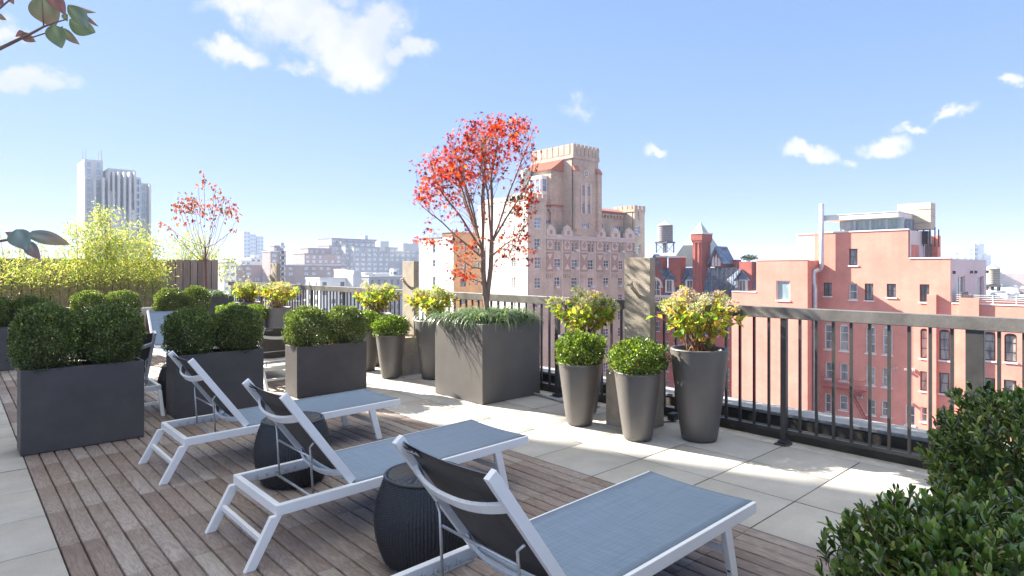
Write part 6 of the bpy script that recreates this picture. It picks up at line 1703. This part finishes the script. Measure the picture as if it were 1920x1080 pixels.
# pale art deco tower
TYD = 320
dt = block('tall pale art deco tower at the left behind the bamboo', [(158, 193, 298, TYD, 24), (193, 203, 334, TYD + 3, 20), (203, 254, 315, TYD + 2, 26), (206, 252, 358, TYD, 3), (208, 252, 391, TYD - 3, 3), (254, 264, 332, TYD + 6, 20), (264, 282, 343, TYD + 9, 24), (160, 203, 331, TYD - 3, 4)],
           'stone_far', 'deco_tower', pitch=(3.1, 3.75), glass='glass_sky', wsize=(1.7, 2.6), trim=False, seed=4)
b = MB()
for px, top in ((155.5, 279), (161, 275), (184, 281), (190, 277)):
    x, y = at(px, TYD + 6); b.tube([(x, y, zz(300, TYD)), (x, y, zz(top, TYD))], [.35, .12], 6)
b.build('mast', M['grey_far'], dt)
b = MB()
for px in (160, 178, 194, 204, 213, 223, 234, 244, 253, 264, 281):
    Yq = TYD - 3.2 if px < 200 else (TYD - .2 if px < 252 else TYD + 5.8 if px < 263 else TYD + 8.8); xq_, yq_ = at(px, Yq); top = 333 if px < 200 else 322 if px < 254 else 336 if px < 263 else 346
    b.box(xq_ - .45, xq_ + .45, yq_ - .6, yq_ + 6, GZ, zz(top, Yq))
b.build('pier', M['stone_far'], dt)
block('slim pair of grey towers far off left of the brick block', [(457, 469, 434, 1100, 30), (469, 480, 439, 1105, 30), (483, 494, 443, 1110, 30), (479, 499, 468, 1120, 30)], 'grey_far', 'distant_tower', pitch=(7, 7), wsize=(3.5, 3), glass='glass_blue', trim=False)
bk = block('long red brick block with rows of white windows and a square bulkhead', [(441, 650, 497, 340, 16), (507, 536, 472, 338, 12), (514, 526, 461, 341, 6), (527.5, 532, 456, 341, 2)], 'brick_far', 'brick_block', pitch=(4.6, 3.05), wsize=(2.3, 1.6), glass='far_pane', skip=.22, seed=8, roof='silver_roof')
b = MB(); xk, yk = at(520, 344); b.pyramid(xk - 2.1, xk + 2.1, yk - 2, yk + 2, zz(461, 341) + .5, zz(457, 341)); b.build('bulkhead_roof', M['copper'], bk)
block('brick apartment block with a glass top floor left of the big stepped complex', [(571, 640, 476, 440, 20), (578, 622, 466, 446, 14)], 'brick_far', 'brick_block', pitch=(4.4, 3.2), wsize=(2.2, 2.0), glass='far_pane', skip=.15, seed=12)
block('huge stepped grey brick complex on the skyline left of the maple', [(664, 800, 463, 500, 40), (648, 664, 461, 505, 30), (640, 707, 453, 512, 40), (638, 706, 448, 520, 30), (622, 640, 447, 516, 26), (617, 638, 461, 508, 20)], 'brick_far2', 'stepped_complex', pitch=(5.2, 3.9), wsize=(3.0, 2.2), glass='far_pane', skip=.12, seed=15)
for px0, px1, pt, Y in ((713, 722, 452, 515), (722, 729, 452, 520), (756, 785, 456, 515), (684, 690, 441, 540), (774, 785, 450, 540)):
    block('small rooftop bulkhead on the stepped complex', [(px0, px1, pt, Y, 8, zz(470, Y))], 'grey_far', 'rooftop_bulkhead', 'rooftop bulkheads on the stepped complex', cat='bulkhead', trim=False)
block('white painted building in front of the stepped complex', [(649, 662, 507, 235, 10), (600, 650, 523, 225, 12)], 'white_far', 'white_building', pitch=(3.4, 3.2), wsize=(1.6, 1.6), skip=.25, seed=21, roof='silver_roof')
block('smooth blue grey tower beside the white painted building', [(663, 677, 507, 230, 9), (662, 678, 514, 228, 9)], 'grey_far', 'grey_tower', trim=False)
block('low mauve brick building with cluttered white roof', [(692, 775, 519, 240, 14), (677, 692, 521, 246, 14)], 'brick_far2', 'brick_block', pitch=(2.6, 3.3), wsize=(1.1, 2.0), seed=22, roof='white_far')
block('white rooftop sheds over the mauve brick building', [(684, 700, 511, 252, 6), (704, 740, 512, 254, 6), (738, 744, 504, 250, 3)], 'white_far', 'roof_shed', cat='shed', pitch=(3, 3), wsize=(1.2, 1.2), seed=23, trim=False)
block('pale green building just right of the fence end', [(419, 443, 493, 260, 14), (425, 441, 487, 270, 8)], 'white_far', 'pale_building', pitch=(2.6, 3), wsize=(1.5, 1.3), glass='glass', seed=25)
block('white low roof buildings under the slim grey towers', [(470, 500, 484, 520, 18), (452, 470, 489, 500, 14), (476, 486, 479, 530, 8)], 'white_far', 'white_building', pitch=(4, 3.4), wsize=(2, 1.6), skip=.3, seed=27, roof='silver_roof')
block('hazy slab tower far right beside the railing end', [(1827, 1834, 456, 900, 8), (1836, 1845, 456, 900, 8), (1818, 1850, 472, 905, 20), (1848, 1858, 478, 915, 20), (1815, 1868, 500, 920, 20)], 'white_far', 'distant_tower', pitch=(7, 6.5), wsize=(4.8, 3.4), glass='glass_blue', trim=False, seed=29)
for i, (px, Y, s_) in enumerate([(1404, 120, 1.0)]):
    x, y = at(px, Y); zb = zz(490, Y); g = np.random.default_rng(5)
    t = thing('roof_tree', 'small flat-topped green tree on a roof behind the red chimneys', 'tree', (x, y, zb - 1.4)); n = 420
    b = MB(); b.tube([(x, y, zb - 1.4), (x + .1, y, zb), (x + .5, y, zb + .5)], [.14, .1, .05], 6); b.tube([(x + .05, y, zb - .3), (x - .9, y, zb + .5)], [.07, .03], 5); b.build('trunk', M['bark'], t)
    d = unit(g.normal(size=(n, 3))) * (g.random((n, 1)) ** .4) * np.array([1.7, 1.7, .55]) + np.array([x + .2, y, zb + .7])
    leaf_cloud('foliage', d, g.normal(size=(n, 3)), unit(g.normal(size=(n, 3))), .32, .2, pick_cols(g, n, [(.10, .15, .05), (.16, .20, .08)], (1, 1)), T_DIAMOND, M['treeleaf'], t)

# carpet of roofs out to the horizon
rc = random.Random(12)
wallm = ['brick_far', 'brick_far2', 'white_far', 'grey_far', 'stone_far', 'white_far']
def carpet(n, pa, pb, Ya, Yb, label, group, zhi=-3, zlo=-24, name='city_building', seed=0, jump=0.0):
    rc.seed(seed)
    for i in range(n):
        u = rc.random(); Y = Ya * (Yb / Ya) ** u; px = pa + (pb - pa) * rc.random(); x, y = at(px, Y)
        w, d = rc.uniform(12, 34) * (1 + Y / 1800), rc.uniform(12, 30) * (1 + Y / 1800)
        zt = rc.uniform(zlo, zhi)
        if rc.random() < jump: zt += rc.uniform(5, 26)
        if zt > zz(507, Y): zt = min(zt, zz(507, Y) + rc.uniform(0, 1) * Y / F * 4)
        m = rc.choice(wallm); r = thing(name, label, 'building', (x, y, GZ), group)
        b = MB(); b.box(x, x + w, y, y + d, GZ, zt); b.build('wall', M[m], r)
        b = MB(); b.box(x - .15, x + w + .15, y - .15, y + .25, zt - .1, zt + .6); b.box(x - .15, x + .25, y + .26, y + d, zt - .1, zt + .6); b.box(x + .26, x + w, y + .26, y + d, zt, zt + .05)
        if rc.random() < .7: bx, by = x + w * rc.uniform(.2, .6), y + d * rc.uniform(.1, .6); b.box(bx, bx + rc.uniform(2, 5), by, by + rc.uniform(2, 5), zt + .06, zt + rc.uniform(2, 3.6))
        b.build('roof', M[rc.choice(['silver_roof', 'roofing', 'white_far'])], r)
        if Y < 700:
            rects = []; nn = max(2, int(w / 4)); f = zt - 1.3
            while f > max(zt - 14, -30):
                for k in range(nn): c = x + w * (k + .5) / nn; rects.append((c - .8, c + .8, f - 1.8, f))
                f -= 3.4
            flat_windows(r, 'y', y, rects, rc.choice(['glass', 'blind']), cap=40)
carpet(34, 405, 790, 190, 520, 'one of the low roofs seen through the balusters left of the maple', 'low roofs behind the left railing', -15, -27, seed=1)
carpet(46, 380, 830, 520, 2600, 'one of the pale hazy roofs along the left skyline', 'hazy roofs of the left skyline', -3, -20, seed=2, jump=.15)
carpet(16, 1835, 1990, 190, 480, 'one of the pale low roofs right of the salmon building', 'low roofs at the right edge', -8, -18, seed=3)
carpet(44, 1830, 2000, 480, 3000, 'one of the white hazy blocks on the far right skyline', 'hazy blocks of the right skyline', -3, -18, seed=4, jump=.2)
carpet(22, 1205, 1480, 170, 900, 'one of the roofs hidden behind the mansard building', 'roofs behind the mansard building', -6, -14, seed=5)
# the neighbour out of frame on the left whose shadow lies across the terrace
nb = thing('neighbour_building', 'tall brick neighbour beyond the left edge of the terrace', 'building', (-10, 24, GZ))
b = MB(); b.box(-26, -2.35, 18.9, 24, GZ, 17); b.build('wall', M['brick_far'], nb)
flat_windows(nb, 'y', 18.9, [(-24 + i * 3.2, -22.6 + i * 3.2, z, z + 1.8) for i in range(6) for z in (2, 5.4, 8.8, 12.2)])
flush_windows()
# ================================================================ SKY, SUN, HAZE, CAMERA
w = bpy.data.worlds.new('World'); S.world = w; w.use_nodes = True
nt = w.node_tree; nt.nodes.clear(); L = nt.links.new
out = N(nt, 'ShaderNodeOutputWorld'); bg = N(nt, 'ShaderNodeBackground'); bg.inputs['Strength'].default_value = SKY_STRENGTH
sky = N(nt, 'ShaderNodeTexSky', sky_type='NISHITA'); sky.sun_disc = False; sky.sun_elevation = SUN_EL; sky.sun_rotation = math.atan2(SUN.x, SUN.y)
sky.air_density = 1.0; sky.dust_density = .1; sky.ozone_density = 3.0; sky.altitude = 30
tc = N(nt, 'ShaderNodeTexCoord'); nm = N(nt, 'ShaderNodeVectorMath', operation='NORMALIZE'); L(tc.outputs['Generated'], nm.inputs[0])
sp = N(nt, 'ShaderNodeSeparateXYZ'); L(nm.outputs[0], sp.inputs[0])
az = N(nt, 'ShaderNodeMath', operation='ARCTAN2'); L(sp.outputs[0], az.inputs[0]); L(sp.outputs[1], az.inputs[1])
el = N(nt, 'ShaderNodeMath', operation='ARCSINE'); L(sp.outputs[2], el.inputs[0])
pos = N(nt, 'ShaderNodeCombineXYZ'); L(az.outputs[0], pos.inputs[0]); L(el.outputs[0], pos.inputs[1])
# ragged the outlines by pushing the lookup about
n1 = N(nt, 'ShaderNodeTexNoise'); n1.inputs['Scale'].default_value = 9; n1.inputs['Detail'].default_value = 9; n1.inputs['Roughness'].default_value = .62; L(nm.outputs[0], n1.inputs['Vector'])
sb = N(nt, 'ShaderNodeVectorMath', operation='SUBTRACT'); L(n1.outputs['Color'], sb.inputs[0]); sb.inputs[1].default_value = (.5, .5, .5)
sc = N(nt, 'ShaderNodeVectorMath', operation='SCALE'); L(sb.outputs[0], sc.inputs[0]); sc.inputs['Scale'].default_value = .14
ps = N(nt, 'ShaderNodeVectorMath', operation='ADD'); L(pos.outputs[0], ps.inputs[0]); L(sc.outputs[0], ps.inputs[1])
def sky_at(px, py):
    k = kx(px); x, y = CS * k + SN, CS - SN * k
    return math.atan2(x, y), math.atan((HY - py) / F / math.sqrt(1 + k * k)), 1 / F / (1 + k * k)
cur = None
for px, py, rx, ry, g in CLOUDS:
    a0, e0, sc_ = sky_at(px, py)
    s1 = N(nt, 'ShaderNodeVectorMath', operation='SUBTRACT'); L(ps.outputs[0], s1.inputs[0]); s1.inputs[1].default_value = (a0, e0, 0)
    m1 = N(nt, 'ShaderNodeVectorMath', operation='MULTIPLY'); L(s1.outputs[0], m1.inputs[0]); m1.inputs[1].default_value = (1 / (rx * sc_), 1 / (ry * sc_), 0)
    ln = N(nt, 'ShaderNodeVectorMath', operation='LENGTH'); L(m1.outputs[0], ln.inputs[0])
    v = N(nt, 'ShaderNodeMath', operation='SUBTRACT'); v.inputs[0].default_value = 1.0; L(ln.outputs['Value'], v.inputs[1])
    v2 = N(nt, 'ShaderNodeMath', operation='MULTIPLY'); L(v.outputs[0], v2.inputs[0]); v2.inputs[1].default_value = g
    if cur is None: cur = v2.outputs[0]
    else:
        mxx = N(nt, 'ShaderNodeMath', operation='SMOOTH_MAX'); mxx.inputs[2].default_value = .25; L(cur, mxx.inputs[0]); L(v2.outputs[0], mxx.inputs[1]); cur = mxx.outputs[0]
n2 = N(nt, 'ShaderNodeTexNoise'); n2.inputs['Scale'].default_value = 16; n2.inputs['Detail'].default_value = 10; n2.inputs['Roughness'].default_value = .68; L(nm.outputs[0], n2.inputs['Vector'])
# unseen broken cloud overhead, added to fill the terrace with neutral light
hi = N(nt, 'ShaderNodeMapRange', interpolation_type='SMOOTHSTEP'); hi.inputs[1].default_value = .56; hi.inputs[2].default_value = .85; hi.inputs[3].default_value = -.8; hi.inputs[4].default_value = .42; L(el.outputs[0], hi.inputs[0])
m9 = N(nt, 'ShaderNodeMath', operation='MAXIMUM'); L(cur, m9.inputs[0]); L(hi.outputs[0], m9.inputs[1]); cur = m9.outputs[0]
d2 = N(nt, 'ShaderNodeMath', operation='MULTIPLY_ADD'); L(n2.outputs['Fac'], d2.inputs[0]); d2.inputs[1].default_value = 1.1; d2.inputs[2].default_value = -.55
ad = N(nt, 'ShaderNodeMath', operation='ADD'); L(cur, ad.inputs[0]); L(d2.outputs[0], ad.inputs[1])
al = N(nt, 'ShaderNodeMapRange', interpolation_type='SMOOTHSTEP'); al.inputs[1].default_value = -.10; al.inputs[2].default_value = .72; al.inputs[3].default_value = 0; al.inputs[4].default_value = .95; L(ad.outputs[0], al.inputs[0])
tint = N(nt, 'ShaderNodeMix', data_type='RGBA', blend_type='MULTIPLY'); tint.inputs[0].default_value = 1; tint.inputs[7].default_value = SKY_TINT; sc3 = N(nt, 'ShaderNodeSeparateColor'); L(sky.outputs[0], sc3.inputs[0]); gm = N(nt, 'ShaderNodeCombineColor')
for i_, p_ in enumerate((.46, .35, .14)):
    pw = N(nt, 'ShaderNodeMath', operation='POWER'); L(sc3.outputs[i_], pw.inputs[0]); pw.inputs[1].default_value = p_; L(pw.outputs[0], gm.inputs[i_])
L(gm.outputs[0], tint.inputs[6])
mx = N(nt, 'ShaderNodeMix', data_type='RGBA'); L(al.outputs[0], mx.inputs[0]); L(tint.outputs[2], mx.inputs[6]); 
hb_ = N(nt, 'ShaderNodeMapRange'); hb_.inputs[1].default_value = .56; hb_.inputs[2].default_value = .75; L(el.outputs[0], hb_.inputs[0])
cc = N(nt, 'ShaderNodeMix', data_type='RGBA'); 
n7 = N(nt, 'ShaderNodeTexNoise'); n7.inputs['Scale'].default_value = 11; n7.inputs['Detail'].default_value = 6; of7 = N(nt, 'ShaderNodeVectorMath', operation='ADD'); of7.inputs[1].default_value = (.013, -.004, .022); L(nm.outputs[0], of7.inputs[0]); L(of7.outputs[0], n7.inputs['Vector'])
r7 = N(nt, 'ShaderNodeMapRange', interpolation_type='SMOOTHSTEP'); r7.inputs[1].default_value = .38; r7.inputs[2].default_value = .62; L(n7.outputs['Fac'], r7.inputs[0])
c7 = N(nt, 'ShaderNodeMix', data_type='RGBA'); c7.inputs[6].default_value = tuple(x * k for x, k in zip(CLOUD_COL, (.80, .85, .93, 1))); c7.inputs[7].default_value = CLOUD_COL; L(r7.outputs[0], c7.inputs[0]); L(c7.outputs[2], cc.inputs[6])
cc.inputs[7].default_value = FILL_CLOUD; L(hb_.outputs[0], cc.inputs[0]); L(cc.outputs[2], mx.inputs[7])
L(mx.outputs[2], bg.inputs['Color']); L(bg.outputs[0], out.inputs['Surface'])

sl = bpy.data.lights.new('sun', 'SUN'); sl.energy = SUN_STRENGTH; sl.angle = math.radians(.55); sl.color = (1.0, .93, .82)
so_ = bpy.data.objects.new('sun', sl); COL.objects.link(so_); so_.rotation_euler = SUN.to_track_quat('Z', 'Y').to_euler(); so_.location = SUN * 300

if HAZE > 0:
    m, nt, out = new_mat('haze_air')
    v = N(nt, 'ShaderNodeVolumePrincipled'); v.inputs['Density'].default_value = HAZE; v.inputs['Color'].default_value = (.52, .64, .86, 1); v.inputs['Anisotropy'].default_value = 0
    nt.links.new(v.outputs[0], out.inputs['Volume'])
    b = MB(); b.box(-3400, 3400, -600, 3800, GZ - 1, 90); o = b.build('haze', m); o['kind'] = 'stuff'

cam = bpy.data.cameras.new('camera'); co = bpy.data.objects.new('camera', cam); COL.objects.link(co)
co.location = (0, 0, H); co.rotation_euler = (math.pi / 2, 0, -TH)
cam.sensor_width = 36; cam.lens = 36 * F / 1920; cam.shift_y = -(540 - HY) / 1920; cam.clip_start = .05; cam.clip_end = 20000
S.camera = co
S.view_settings.view_transform = 'Standard'; S.view_settings.look = 'None'; S.view_settings.exposure = EXPOSURE; S.view_settings.gamma = 1
c = S.cycles
c.max_bounces = 6; c.diffuse_bounces = 3; c.glossy_bounces = 3; c.transmission_bounces = 3; c.volume_bounces = 0; c.transparent_max_bounces = 6
c.caustics_reflective = False; c.caustics_refractive = False; c.sample_clamp_indirect = 6
c.use_denoising = True
try: c.denoiser = 'OPENIMAGEDENOISE'; c.denoising_input_passes = 'RGB_ALBEDO_NORMAL'; c.denoising_prefilter = 'ACCURATE'
except Exception: pass
c.use_adaptive_sampling = True; c.adaptive_threshold = .01
